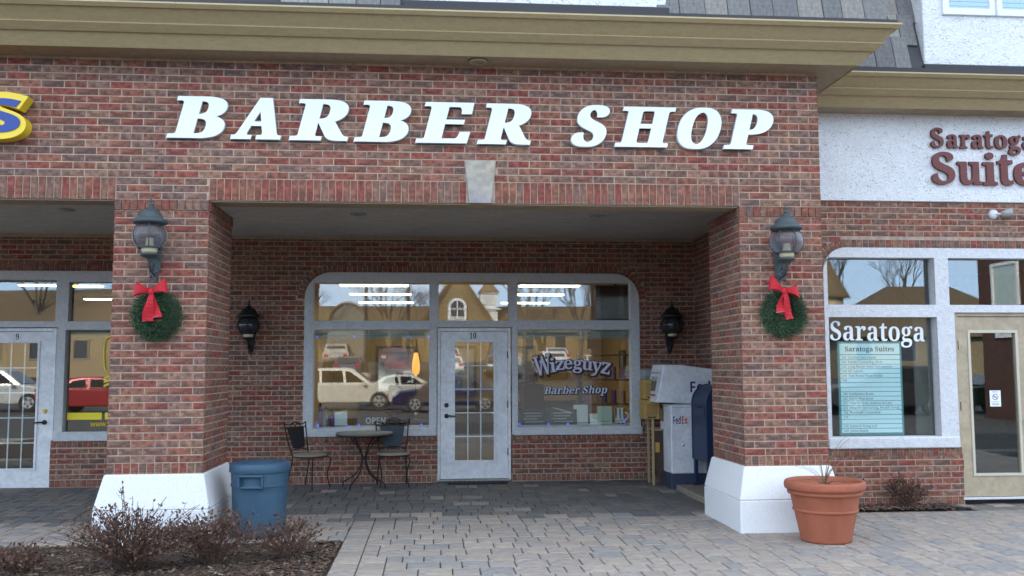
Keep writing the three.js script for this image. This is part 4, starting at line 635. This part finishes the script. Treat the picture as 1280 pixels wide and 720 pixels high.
chair('dark iron chair with tapered black back turned to the table, left of the table', [.48, .01, -3.66], 1.05, std(.02, .018, .022, .8));
chair('iron chair with tapered back, tinted blue-grey for the bright glass beyond, behind the right side of the table', [1.545, .01, -3.72], .12, std(.035, .05, .065, .7));  // blue-grey puts the mirrored brightness behind the panel into its colour

// ---------------------------------------------------------------- boxes in the right corner of the porch
{
  const f = thing('parcel_drop_box', 'white parcel drop box with purple and orange lettering in the porch corner', 'drop box', [5.41, 0, -3.34], .03), white = std(.86, .87, .90, .4, { map: texPaint }), navy = std(.04, .05, .09, .5);
  // faces the shop door: its front is the face at -x, its long side looks out of the porch
  mesh('base', bx(-.36, .255, .0, .19, -.26, .26, .006), navy, f); mesh('body', bx(-.355, .25, .192, 1.06, -.255, .255, .01), white, f);
  const side = poly([[-.54, 1.09], [.27, 1.045], [.27, 1.50], [-.22, 1.565], [-.44, 1.565]]); mesh('hood', slab(side, -.27, .27, .015), white, f);
  mesh('seam', [box0(-.34, .24, 1.02, 1.024, .2552, .2565), box0(-.05, -.046, .21, 1.0, .2552, .2565)], std(.3, .3, .32, .6), f);
  const lx = [[-.44, 1.565], [-.54, 1.09]], ang = Math.atan2(lx[0][0] - lx[1][0], lx[0][1] - lx[1][1]);
  const inset = mesh('front_panel', bx(-.225, .225, .06, .42, -.004, .006, .003), std(.55, .57, .58, .4), f); inset.rotation.set(0, -Math.PI / 2, 0); inset.rotation.order = 'YXZ'; inset.rotation.x = -ang; inset.position.set(-.547, 1.09, 0);
  mesh('window', bx(-.14, .14, .14, .33, .006, .010, .002), std(.10, .11, .12, .2), inset); mesh('red_stripe', bx(-.2, .2, .075, .10, .0062, .009, .001), std(.45, .05, .05, .5), inset); mesh('red_stripe', bx(-.2, .2, .37, .385, .0062, .009, .001), std(.45, .05, .05, .5), inset);
  const logo = (w, h) => print(w, h, 900, (x, W, H) => { x.font = `bold ${Math.round(H * .92)}px sans-serif`; x.fillStyle = '#2c1f6b'; x.fillText('Fed', W * .02, H * .84, W * .54); x.fillStyle = '#d8471f'; x.fillText('Ex', W * .57, H * .84, W * .40); }, { transparent: true, roughness: .5 });
  mesh('lettering', sheet(.20, .14, -.235, .865, .2575), logo(.20, .14), f); mesh('lettering', sheet(.54, .20, .145, 1.285, .2725), logo(.54, .20), f);
  mesh('lock', lathe([[0, .012], [.018, .008], [.02, 0]], 14).rotateX(Math.PI / 2).translate(-.20, .55, .256), M.chrome, f);
}
{
  const m = thing('mailbox', 'dark blue street mailbox with rounded top half hidden behind the right pillar', 'mailbox', [5.50, .065, -2.77], .06), navy = std(.010, .034, .095, .45, { map: texPaint });
  const p = [[-.16, .32], [.12, .32], [.12, 1.20]]; for (let i = 0; i <= 12; i++) { const a = i / 12 * Math.PI / 2; p.push([.06 - .22 * Math.sin(a), 1.0 + .25 * Math.cos(a)]); }
  mesh('body', slab(poly(p), -.27, .27, .01), navy, m); const q = [...p.slice(3).map(([x, y]) => [x - .008, y + .008]), ...p.slice(3).reverse().map(([x, y]) => [x + .03, y - .03])];
  for (const z of [-.274, .254]) mesh('edge_flange', slab(poly([[-.168, .32], [-.14, .32], [-.14, 1.0], [-.168, 1.0]]), z, z + .02, .003), navy, m), mesh('edge_flange', slab(poly(q), z, z + .02, .003), navy, m);
  for (const [x, z] of [[-.135, -.23], [.095, -.23], [-.135, .23], [.095, .23]]) mesh('leg', [bx(x - .022, x + .022, 0, .33, z - .022, z + .022, .004), bx(x - .04, x + .03, 0, .012, z - .04, z + .04, .003)], navy, m);
  mesh('skirt', slab(poly([[-.16, .318], [-.16, .22], [-.11, .24], [-.08, .30], [.05, .30], [.08, .24], [.12, .22], [.12, .318]]), .235, .262, .003), navy, m);
  mesh('pull_door', [bx(-.168, -.162, .86, 1.0, -.2, .2, .002), tube([[-.17, .98, -.14], [-.20, .98, -.1], [-.20, .98, .1], [-.17, .98, .14]], .009, 16, 6)], navy, m);
  const pad = thing('mailbox_pad', 'low tan concrete pad under the blue mailbox', 'pad'); mesh('slab', bx(5.10, 5.70, -.02, .065, -3.02, -1.75, .012), std(.42, .35, .27, .9, { map: texPaver, bumpMap: bumpFine, bumpScale: .003 }), pad);
}
{
  const n = thing('newspaper_rack', 'yellow and brown newspaper rack beside the white drop box', 'newspaper rack', [5.0, .01, -3.56], -.02), yel = std(.50, .31, .07, .6, { map: texPaint }), brown = std(.16, .085, .04, .7), post = std(.32, .24, .13, .7);
  mesh('upper_box', bx(-.20, .0, 1.11, 1.36, -.14, .16, .008), yel, n); mesh('lower_box', bx(-.205, .0, .85, 1.10, -.14, .165, .008), yel, n);
  for (const y of [1.16, .90]) { mesh('window', bx(-.175, -.03, y, y + .15, .1605, .17, .003), std(.30, .18, .05, .4), n); mesh('door_handle', rod([-.16, y - .022, .175], [-.05, y - .022, .175], .007), M.black, n); }
  mesh('side_panel', tri([[.002, 1.02, .15], [.20, .80, .15], [.20, .72, .15], [.002, .86, .15], [.002, 1.02, -.13], [.20, .80, -.13], [.20, .72, -.13], [.002, .86, -.13]], [[0, 3, 2, 1], [4, 5, 6, 7], [0, 1, 5, 4], [2, 3, 7, 6], [1, 2, 6, 5]]), brown, n);
  for (const [x, m, w, z] of [[-.09, post, .016, .15], [.165, yel, .018, .15], [-.09, post, .016, -.13], [.165, post, .016, -.13]]) mesh('leg', bx(x - w, x + w, 0, x > 0 ? .78 : .85, z - w, z + w, .004), m, n);
  mesh('shelf', bx(-.09, .165, .70, .72, -.13, .15, .003), post, n); mesh('brown_panel', bx(-.074, .147, .12, .70, .11, .12, .003), std(.075, .042, .024, .7, { map: texShake }), n); mesh('coin_box', bx(-.06, .0, .42, .55, .1205, .14, .004), yel, n);
  const g = thing('paper_holder', 'small grey paper holder on the wall above the newspaper rack', 'holder', [5.00, 1.37, -3.97]); mesh('tray', bx(-.09, .09, 0, .13, -.16, .10, .008), std(.28, .31, .33, .5), g); mesh('front_lip', bx(-.095, .095, -.006, .04, .1005, .115, .004), std(.22, .25, .27, .5), g);
}
// flood light on the wing
{
  const f = thing('flood_light', 'small white security light with a grey head on the wing wall', 'light', [8.435, 3.257, ZW]), w = std(.66, .68, .72, .4);
  mesh('base', lathe([[0, .045], [.04, .042], [.062, .02], [.066, 0]], 22).rotateX(Math.PI / 2).translate(-.02, 0, .004), w, f); mesh('arm', rod([0, 0, .04], [.05, -.01, .10], .016), w, f);
  mesh('head', lathe([[0, -.03], [.035, -.025], [.046, .02], [.06, .09], [.062, .10], [.05, .10], [.035, .04], [0, .0]], 22).rotateZ(-1.45).rotateY(-.35).translate(.065, -.005, .105), std(.36, .38, .36, .45), f);
}
scene.children.find((o) => o.name === 'flood_light').scale.setScalar(.85);
// ---------------------------------------------------------------- planting beds, mulch and dry shrubs
function bed(name, label, x0, x1, z0, z1, h) {
  const n = 40, g = new THREE.PlaneGeometry(x1 - x0, z1 - z0, n, Math.round(n * .7)); g.rotateX(-Math.PI / 2); g.translate((x0 + x1) / 2, 0, (z0 + z1) / 2); const p = g.attributes.position;
  for (let i = 0; i < p.count; i++) { const x = p.getX(i), z = p.getZ(i), e = Math.min(x - x0, x1 - x, z - z0, z1 - z); p.setY(i, -.03 + h * THREE.MathUtils.smoothstep(e, 0, .18) + .02 * (nB(x * 5 + 40, z * 5 + 40) - .5) + .015 * (nC(x * 30 + 90, z * 30 + 90) - .5)); } g.computeVertexNormals();
  return struct(name, metric(g), M.soil, label, 'soil');
}
bed('planting_bed', 'dark bare soil of the planting bed in front of the left pillar', -7, 1.255, .085, 4.88, .035);
bed('planting_bed', 'narrow strip of dark soil along the wing wall under the office window', 6.42, 7.78, ZW, -1.04, .04);
function scatter(name, label, n, seed, x0, x1, z0, z1, y) { // wood chips and leaf litter
  const r = rng(seed), g = cbox(.032, .006, .012, .002), o = new THREE.InstancedMesh(g, std(1, 1, 1, .95, { map: texShake }), n), m = new THREE.Matrix4(), q = new THREE.Quaternion(), e = new THREE.Euler(), c = new THREE.Color();
  for (let i = 0; i < n; i++) { e.set((r() - .5) * .9, r() * 6.28, (r() - .5) * .9); q.setFromEuler(e); const s = .4 + r() * 1.1; m.compose(new THREE.Vector3(x0 + (x1 - x0) * r(), y + r() * .018, z0 + (z1 - z0) * r()), q, new THREE.Vector3(s * (.6 + r()), s, s * (.7 + r()))); o.setMatrixAt(i, m); const k = r(); c.setRGB(...(k < .45 ? [.13, .08, .052] : k < .8 ? [.22, .13, .08] : k < .93 ? [.07, .045, .035] : [.42, .34, .25])); o.setColorAt(i, c); }
  o.name = numbered(name); tag(o, label, 'mulch', undefined, 'stuff'); o.castShadow = o.receiveShadow = true; scene.add(o);
}
scatter('mulch', 'brown wood chip mulch and leaf litter in the left planting bed', 26000, 5, -5, 1.245, .10, 4.4, .0); scatter('mulch', 'brown chips and grey litter in the bed under the office window', 1600, 6, 6.45, 7.70, ZW + .02, -1.06, .01);
function shrub(label, x, z, R, H, seed, stems, leaves, group, name = 'dry_shrub', bare = 0) {
  const r = rng(seed), t = thing(name, label, 'shrub', [x, 0, z], 0, group), S = [], LA = [], LB = [], up = new THREE.Vector3(0, 1, 0);
  const leaf = (p, d, l, arr) => { const s = new THREE.Vector3(r() - .5, r() - .5, r() - .5).cross(d).normalize().multiplyScalar(l * .3), m = p.clone().addScaledVector(d, l * .45).add(new THREE.Vector3(0, -.003, 0)), e = p.clone().addScaledVector(d, l), A = m.clone().add(s), B = m.clone().sub(s); arr.push(...p.toArray(), ...A.toArray(), ...e.toArray(), ...p.toArray(), ...e.toArray(), ...B.toArray()); };
  for (let i = 0; i < stems; i++) {
    const a = r() * 6.283, k = Math.pow(r(), .6), h = H * (.5 + .42 * r() + (r() < .14 ? .22 : 0)) * (1 - .35 * k), rad = R * k * (.8 + .4 * r()), b = [r() * .05 * Math.cos(a), 0, r() * .05 * Math.sin(a)], pts = [b];
    for (let j = 1; j <= 4; j++) { const u = j / 4; pts.push([b[0] + Math.cos(a) * rad * (u * .5 + u * u * .5) + (r() - .5) * .03, h * (u * 1.15 - .15 * u * u), b[2] + Math.sin(a) * rad * (u * .5 + u * u * .5) + (r() - .5) * .03]); }
    S.push(tube(pts, .0016 + r() * .0013, 7, 3));
    const curve = new THREE.CatmullRomCurve3(pts.map((p) => new THREE.Vector3(...p)));
    for (let q = 0; q < 3; q++) { const u = .45 + r() * .45, p = curve.getPoint(u), d = new THREE.Vector3(Math.cos(a + (r() - .5) * 3), .9 + r(), Math.sin(a + (r() - .5) * 3)).normalize(), l = .05 + r() * .09, e = p.clone().addScaledVector(d, l); S.push(tube([p.toArray(), p.clone().addScaledVector(d, l * .5).toArray(), e.toArray()], .0014, 3, 3)); for (let w = 0; w < leaves / 3; w++) leaf(p.clone().lerp(e, .3 + r() * .75), new THREE.Vector3(r() - .5, r() * .9 - .1, r() - .5).normalize(), .018 + r() * .022, r() < .72 ? LA : LB); }
    for (let w = 0; w < leaves; w++) leaf(curve.getPoint(bare + (1 - bare) * (.25 + .75 * r())), new THREE.Vector3(r() - .5, r() * .9 - .2, r() - .5).normalize(), .018 + r() * .024, r() < .72 ? LA : LB);
  }
  const G = (p) => { const g = new THREE.BufferGeometry(); g.setAttribute('position', new THREE.Float32BufferAttribute(p, 3)); g.computeVertexNormals(); return metric(g); };
  mesh('stems', S, std(.125, .078, .052, .9), t); mesh('foliage', G(LA), std(.085, .037, .026, .85, { side: THREE.DoubleSide }), t); mesh('pale_foliage', G(LB), std(.17, .092, .058, .85, { side: THREE.DoubleSide }), t); return t;
}
const SG = 'dry shrubs in the planting bed';
shrub('wide dry brown shrub in front of the left side of the white pillar base', -.24, 1.2, .56, .62, 301, 210, 5, SG);
shrub('dry brown shrub in front of the right corner of the white pillar base', .34, 1.05, .40, .52, 302, 120, 5, SG);
shrub('low reddish dry shrub in front of the blue trash can', .88, .88, .32, .40, 303, 62, 5, SG);
shrub('sparse dry straw tuft at the lower left corner', -1.05, 1.22, .20, .22, 304, 50, 4, SG);
shrub('small dead brown shrub in the bed under the office window', 7.17, -1.22, .24, .42, 305, 46, 7, undefined, 'dead_plant');
shrub('thin leafless twigs rising behind the terracotta pot', 6.52, -1.2, .16, .42, 306, 14, 1, undefined, 'dead_plant', .5);
{ const h = thing('black_hose', 'short black hose end lying on the pavers by the bed', 'hose'); mesh('tube_body', tube([[7.42, .035, -1.16], [7.55, .03, -1.12], [7.66, .022, -1.05], [7.74, .018, -1.02]], .014, 18, 8), M.rubber, h); mesh('end_cap', new THREE.CylinderGeometry(.018, .018, .04, 10).rotateZ(Math.PI / 2).translate(7.75, .018, -1.015), M.black, h); }
// ---------------------------------------------------------------- across the parking lot: what the panes mirror
function carBody(kind) { // side outline along x, front at +x, ground at 0
  return kind === 'suv' ? { body: [[-2.3, .42], [-2.35, .75], [-2.3, 1.0], [-2.2, 1.08], [1.1, 1.10], [2.1, .98], [2.3, .82], [2.33, .45], [1.95, .33], [-2.0, .33]], cab: [[-2.2, 1.06], [-2.05, 1.58], [-1.85, 1.72], [.05, 1.74], [.35, 1.68], [1.12, 1.08]], glass: [[[-1.98, 1.14], [-1.86, 1.58], [-1.02, 1.62], [-1.0, 1.14]], [[-.9, 1.14], [-.92, 1.62], [-.1, 1.62], [-.02, 1.14]], [[.08, 1.14], [.02, 1.60], [.22, 1.58], [.82, 1.14]]], w: .93, wheel: .38, ax: [-1.4, 1.42] }
    : { body: [[-2.25, .40], [-2.3, .7], [-2.22, .92], [-1.5, .98], [.9, .95], [2.0, .80], [2.22, .62], [2.2, .36], [1.9, .28], [-1.95, .28]], cab: [[-1.65, .95], [-1.0, 1.36], [-.6, 1.43], [.1, 1.42], [.45, 1.34], [1.15, .94]], glass: [[[-1.25, .99], [-.9, 1.27], [-.42, 1.34], [-.36, .98]], [[-.26, .98], [-.3, 1.34], [.18, 1.33], [.34, 1.26], [.78, .97]]], w: .88, wheel: .33, ax: [-1.35, 1.35] };
}
function car(label, kind, color, pos, turn) {
  const k = carBody(kind), t = thing('parked_car', label, 'car', pos, turn, 'cars in the parking lot'), paint = std(...color, .25, { metalness: .2 }), glass = std(.015, .018, .02, .08);
  const sh = poly(k.body); for (const a of k.ax) { const h = []; for (let i = 0; i <= 12; i++) { const q = i / 12 * Math.PI * 2; h.push([a + (k.wheel + .05) * Math.cos(q), Math.max(.345, k.wheel + (k.wheel + .05) * Math.sin(q))]); } sh.holes.push(new THREE.Path(h.map((p) => new THREE.Vector2(...p)))); }
  mesh('body', slab(poly(k.body), -k.w + .02, k.w - .02, .05), paint, t);
  const cab = slab(poly(k.cab), -k.w + .06, k.w - .06, .05), p = cab.attributes.position; const yb = k.cab[0][1]; for (let i = 0; i < p.count; i++) p.setZ(i, p.getZ(i) * (1 - .17 * Math.max(0, p.getY(i) - yb) / .65)); cab.computeVertexNormals(); mesh('cabin', cab, paint, t);
  for (const s of [-1, 1]) for (const g of k.glass) { const w = slab(poly(g), -.006, .006), q = w.attributes.position; for (let i = 0; i < q.count; i++) q.setZ(i, q.getZ(i) + s * ((k.w - .06) * (1 - .17 * Math.max(0, q.getY(i) - yb) / .65) + .004)); mesh('side_window', w, glass, t); }
  const f = k.cab.length - 1, wsA = k.cab[f], wsB = k.cab[f - 1], rrA = k.cab[0], rrB = k.cab[1];
  for (const [name, A, B, s] of [['windscreen', wsA, wsB, 1], ['rear_window', rrA, rrB, -1]]) mesh(name, tri([[A[0] + s * .012 - s * .08, A[1] + .07, -.70], [A[0] + s * .012 - s * .08, A[1] + .07, .70], [B[0] + s * .03, B[1] - .03, .60], [B[0] + s * .03, B[1] - .03, -.60], [A[0] + s * .02 - s * .08, A[1] + .08, -.70], [A[0] + s * .02 - s * .08, A[1] + .08, .70], [B[0] + s * .038, B[1] - .022, .60], [B[0] + s * .038, B[1] - .022, -.60]], [[0, 3, 2, 1], [4, 5, 6, 7], [0, 1, 5, 4], [1, 2, 6, 5], [2, 3, 7, 6], [3, 0, 4, 7]]), glass, t);
  for (const a of k.ax) for (const s of [-1, 1]) { const w = mesh('wheel', new THREE.CylinderGeometry(k.wheel, k.wheel, .22, 26).rotateX(Math.PI / 2).translate(a, k.wheel, s * (k.w - .09)), M.rubber, t); mesh('rim', [new THREE.CylinderGeometry(k.wheel * .64, k.wheel * .6, .03, 20).rotateX(Math.PI / 2).translate(a, k.wheel, s * (k.w + .025))], std(.45, .46, .48, .3, { metalness: .7 }), w); mesh('rim_gap', [0, 1, 2, 3, 4].map((i) => { const q = i * 1.2566 + .6; return box0(-.035, .035, k.wheel * .22, k.wheel * .54, -.004, .004).rotateZ(q).translate(a, k.wheel, s * (k.w + .044)); }), M.black, w); }
  const x1 = k.body[6][0], x0 = k.body[1][0];
  for (const s of [-1, 1]) { mesh('headlight', bx(x1 - .12, x1 - .0, .66, .80, s * .62 - .18, s * .62 + .18, .03), std(.6, .62, .65, .1), t); mesh('tail_light', bx(x0 - .02, x0 + .08, .78, .98, s * .66 - .14, s * .66 + .14, .02), std(.35, .01, .01, .2), t); mesh('mirror', bx(.72, .88, 1.0, 1.13, s * (k.w + .08) - .09, s * (k.w + .08) + .09, .03), paint, t); }
  mesh('bumper', [bx(k.body[7][0] - .1, k.body[7][0] + .05, .36, .54, -.82, .82, .03), bx(k.body[0][0] - .06, k.body[0][0] + .1, .40, .58, -.82, .82, .03)], std(.05, .05, .052, .6), t);
}
const lotY = (z) => -0.16 + 2.3 * THREE.MathUtils.smoothstep(z, 28, 62);
car('white sport utility car mirrored in the left barber shop pane', 'suv', [.55, .52, .46], [-1.5, lotY(22), 22.4], 0);
car('dark navy car behind the front of the white sport utility car', 'sedan', [.012, .022, .06], [2.75, lotY(20), 20.2], Math.PI);
car('silver car parked in the second row of the lot', 'sedan', [.45, .44, .42], [.9, lotY(27), 27.2], 0);
car('bright red car mirrored in the window beside door 9', 'sedan', [.25, .012, .015], [-10.9, lotY(21), 21.4], 0);
car('white car far left in the lot', 'suv', [.45, .45, .44], [-15.6, lotY(23), 23.4], 0);
car('black sport utility car added to darken the reflection in the office window', 'suv', [.03, .03, .034], [17.9, lotY(20), 20.4], Math.PI);  // added to cover the bright house mirrored in the office window
car('dark green car mirrored in the office door pane', 'sedan', [.02, .05, .035], [23.6, lotY(21), 21.8], 0);
const farCars = [[-9.5, 44, [.4, .4, .42], 'grey'], [-6.4, 45, [.6, .6, .6], 'pale'], [-3.2, 44, [.05, .06, .12], 'navy'], [0, 45, [.12, .02, .02], 'maroon'], [3.2, 44, [.6, .58, .52], 'cream'], [6.4, 45, [.1, .1, .11], 'black'], [9.8, 44, [.5, .5, .52], 'silver'], [13, 45, [.45, .4, .3], 'beige'], [17, 44, [.15, .2, .25], 'slate blue'], [22, 44, [.62, .62, .6], 'white']];
for (let i = 0; i < 9; i++) farCars.push([-12.4 + i * 3.9, 51 + (i % 2) * .6, [[.5, .5, .5], [.08, .08, .09], [.3, .28, .25], [.2, .03, .03], [.55, .53, .5], [.06, .09, .14], [.4, .4, .42], [.15, .13, .1], [.5, .48, .44]][i], ['pewter', 'jet black', 'taupe', 'brick red', 'ivory', 'ink blue', 'ash grey', 'brown', 'pearl'][i]]);
farCars.forEach(([x, z, c, l], i) => car(`${l} car in the ${z > 50 ? 'rearmost' : 'middle'} row of the parking lot`, i % 3 ? 'sedan' : 'suv', c, [x, lotY(z), z], Math.PI / 2 * (i % 2 ? 1 : -1)));
for (let i = 0; i < 12; i++) { const m = struct('parking_line', box0(-16 + i * 2.9, -15.9 + i * 2.9, -.155, -.152, 18, 23.2), std(.6, .6, .56, .9, { map: texPaver }), 'white painted line between two parking bays', 'road marking'); }
// houses opposite, lit by the sun behind this building
function house(name, label, pos, turn, w, d, h, roofH, wallC, roofC, o = {}) {
  const t = thing(name, label, 'house', pos, turn), wm = std(...wallC, .9, { map: texPaint }), rm = std(...roofC, .9, { map: texShake });
  mesh('wall', box0(-w / 2, w / 2, -1, h, -d / 2, d / 2), wm, t);
  const e = .5; // hipped roof with deep eaves; the ridge runs along x
  const rl = Math.max(.02, w / 2 - d / 2 * (o.gableEnds ? 0 : 1)), q = o.gableEnds ? w / 2 + .3 : rl;
  const roof = mesh('roof', tri([[-w / 2 - e, h, -d / 2 - e], [w / 2 + e, h, -d / 2 - e], [w / 2 + e, h, d / 2 + e], [-w / 2 - e, h, d / 2 + e], [-q, h + roofH, 0], [q, h + roofH, 0]], [[0, 4, 5, 1], [3, 2, 5, 4], [0, 3, 4], [1, 5, 2], [0, 1, 2, 3]]), rm, t);
  const n = Math.floor(w / 2.6); for (let i = 0; i < n; i++) { const x = -w / 2 + (i + .5) * w / n; const f = mesh('window', slab(poly(rect(x - .55, x + .55, .9, 2.2), [rect(x - .47, x + .47, .98, 2.12)]), -d / 2 - .06, -d / 2 + .02), std(.26, .22, .16, .8), t); mesh('pane', box0(x - .48, x + .48, .97, 2.13, -d / 2 - .02, -d / 2 - .01), std(.03, .035, .04, .1), f); }
  return t;
}
const tan = [.27, .195, .105], rf = [.20, .14, .075];
{
  const g = lotY(62), a = house('long_house', 'long tan shop row with brown roof and a gabled front across the lot', [6, g, 66], 0, 44, 9, 2.4, 2.5, tan, rf);
  // front gable with an arched window, and the cupola beside it, where the panes over door 10 show them
  const gb = mesh('gable', slab(poly([[-2.6, -1], [2.6, -1], [2.6, 3.3], [.35, 6.9], [-.35, 6.9], [-2.6, 3.3]]), -7, 0), std(...tan, .9, { map: texPaint }), a); gb.position.x = -1.9;
  const gr = mesh('gable_roof', [slab(poly([[-3.1, 3.0], [-.4, 7.1], [-.2, 7.0], [-2.8, 2.9]]), -7.3, 0), slab(poly([[3.1, 3.0], [.4, 7.1], [.2, 7.0], [2.8, 2.9]]), -7.3, 0), box0(-.42, .42, 6.9, 7.12, -7.3, 0)], std(...rf, .9, { map: texShake }), a); gr.position.x = -1.9;
  const wn = mesh('arched_window', slab(poly(roundTop(-.75, .75, 3.3, 5.1, .74), [roundTop(-.55, .55, 3.5, 4.9, .54)]), -7.12, -7.0), M.doorWhite, a); wn.position.x = -1.9;
  mesh('pane', [slab(poly(roundTop(-.56, .56, 3.5, 4.92, .55)), -7.04, -7.01)], std(.04, .045, .05, .1), wn); mesh('muntin', [box0(-.04, .04, 3.5, 4.9, -7.1, -7.05), box0(-.55, .55, 4.2, 4.27, -7.1, -7.051)], M.doorWhite, wn);
  const c = thing('cupola', 'small white louvred cupola on the roof of the tan shop row', 'cupola', [6.9, g + 4.2, 63.6]);
  mesh('tower', [box0(-.75, .75, -1.2, 1.7, -.75, .75), box0(-.95, .95, .2, .34, -.95, .95)], M.doorWhite, c); for (let i = 0; i < 5; i++) mesh('louvre', box0(-.4, .4, .6 + i * .2, .7 + i * .2, -.79, -.755), M.frame, c); mesh('roof', new THREE.ConeGeometry(1.3, 1.3, 4).rotateY(Math.PI / 4).translate(0, 2.34, 0), std(...rf, .9), c);
  house('side_house', 'low tan house at the left end of the lot', [-24, lotY(48), 50], .2, 18, 8, 2.8, 3.0, [.36, .27, .16], rf);
  // barrel roofed hall whose grey gable shows in the left pane
  const b = thing('barrel_hall', 'grey hall with a rounded gable across the lot', 'building', [-4.7, g - .3, 60]); const arch = [[-1.6, -.5]]; arch.push([1.6, -.5], [1.6, 2.6]); for (let i = 1; i < 10; i++) { const q = i / 10 * Math.PI; arch.push([1.6 * Math.cos(q), 2.6 + 2.3 * Math.sin(q)]); } arch.push([-1.6, 2.6]);
  mesh('wall', slab(poly(arch), -1.0, 5), std(.27, .245, .20, .9, { map: texShake }), b); mesh('roof_edge', tube(arch.slice(2).map(([x, y]) => [x * 1.05, y * 1.02, -1.05]), .12, 30, 6), std(...rf, .9), b);
  // the wing's panes: turret, hip-roofed house, dark brick house
  const tu = thing('turret', 'tan turret with a pointed brown roof at the far right of the lot', 'tower', [29.4, lotY(50), 51]); mesh('wall', new THREE.CylinderGeometry(1.1, 1.1, 5.4, 8).translate(0, 2.2, 0), std(.5, .42, .28, .9), tu); mesh('roof', new THREE.ConeGeometry(1.6, 3.0, 8).translate(0, 6.3, 0), std(...rf, .9, { map: texShake }), tu); for (const q of [-2.1, -1.57, -1.0]) mesh('window', box0(-.22, .22, 2.6, 4.0, 1.03, 1.10).rotateY(q + Math.PI * 1.5 + Math.PI / 2), M.dark, tu);
  house('hip_house', 'tan house with a wide brown hipped roof right of the turret', [33.2, lotY(44), 46], .1, 13, 9, 2.4, 3.4, [.24, .19, .115], [.17, .12, .066]);
  const br = thing('brick_house', 'dark brick house with a tall curtained window at the near right of the lot', 'house', [23.4, -.16, 15.4]); mesh('wall', box0(-3.2, 3.2, 0, 7, -2.6, 2.6), std(.13, .06, .045, .92, { map: texBrick }), br); const bw = mesh('window', [box0(-3.27, -3.19, 2.6, 5.0, .4, .5), box0(-3.27, -3.19, 2.6, 5.0, 1.7, 1.8), box0(-3.27, -3.19, 4.9, 5.0, .51, 1.69), box0(-3.27, -3.19, 2.6, 2.7, .51, 1.69)], M.doorWhite, br); mesh('pane', box0(-3.23, -3.21, 2.69, 4.91, .49, 1.71), std(.42, .50, .48, .3), bw); mesh('roof', loftRects([[7, -3.6, 3.6, -3, 3, .01], [9.5, -1, 1, -.8, .8, .01]], 1), std(...rf, .9), br);
}
// bare winter trees and poles
function bareTree(seed, H) {
  const r = rng(seed), T = [], B = [];
  const grow = (p, d, l, rad, k) => { const e = p.clone().addScaledVector(d, l), m = p.clone().lerp(e, .5).add(new THREE.Vector3((r() - .5) * l * .12, 0, (r() - .5) * l * .12)); (k < 2 ? T : B).push(tube([p.toArray(), m.toArray(), e.toArray()], rad, 3, k < 2 ? 6 : 3)); if (k >= 6) return; const n = k < 1 ? 4 : 2 + (r() < .45 ? 1 : 0); for (let i = 0; i < n; i++) { const s = .45 + k * .06, nd = d.clone().add(new THREE.Vector3((r() - .5) * 2 * s, (r() - .2) * .5, (r() - .5) * 2 * s)).normalize(); grow(p.clone().lerp(e, k < 1 ? .55 + .45 * r() : .75 + .25 * r()), nd, l * (.62 + .2 * r()), rad * .6, k + 1); } };
  grow(new THREE.Vector3(0, -.2, 0), new THREE.Vector3((r() - .5) * .1, 1, (r() - .5) * .1).normalize(), H * .3, H * .016, 0); return [join(T), join(B)];
}
{
  const bark = std(.105, .085, .07, .95), protos = [bareTree(1, 11), bareTree(2, 9), bareTree(3, 12)].map(([a, b], i) => [a, b]);
  const spots = [[-8.5, 57, 1, 'on the left before the tan shop row'], [-1.2, 56, 1, 'before the barrel hall and the gable'], [9.4, 57, 2, 'before the tan shop row, right of its cupola'], [13.6, 55, 1, 'before the right half of the tan shop row'], [-23.5, 47, 0, 'standing behind the low house at the left'], [-19, 52, 1, 'right of the low house at the left'], [-14, 74, 2, 'behind the left end of the tan shop row'], [1.9, 74, 1, 'behind the gable of the tan shop row'], [12, 76, 0, 'behind the right part of the tan shop row'], [17.5, 74, 2, 'behind the right end of the tan shop row'], [31.5, 62, 1, 'between the turret and the hipped roof'], [34.5, 60, 2, 'behind the top of the hipped roof'], [38.5, 58, 0, 'beyond the right slope of the hipped roof'], [29.8, 66, 1, 'low behind the turret']];
  for (const [x, z, i, l] of spots) { const t = thing('bare_tree', 'leafless winter tree ' + l, 'tree', [x, lotY(z), z], x * 1.7, 'bare trees across the lot'); mesh('trunk', protos[i][0], bark, t); mesh('branches', protos[i][1], bark, t); }
  for (const [x, z, h, l] of [[-1.93, 40, 8.5, 'left'], [.58, 41, 9, 'right']]) { const p = thing('lamp_pole', `tall dark parking lot lamp pole, the ${l} one of the pair`, 'lamp post', [x, lotY(z), z], 0, 'parking lot lamp poles'); mesh('pole', new THREE.CylinderGeometry(.09, .13, h, 10).translate(0, h / 2, 0), M.black, p); mesh('lamp_head', bx(-.5, .5, h, h + .16, -.2, .2, .03), M.black, p); mesh('base', new THREE.CylinderGeometry(.3, .32, .8, 14).translate(0, .4, 0), M.stone, p); }
}
renderer.render(scene, camera);
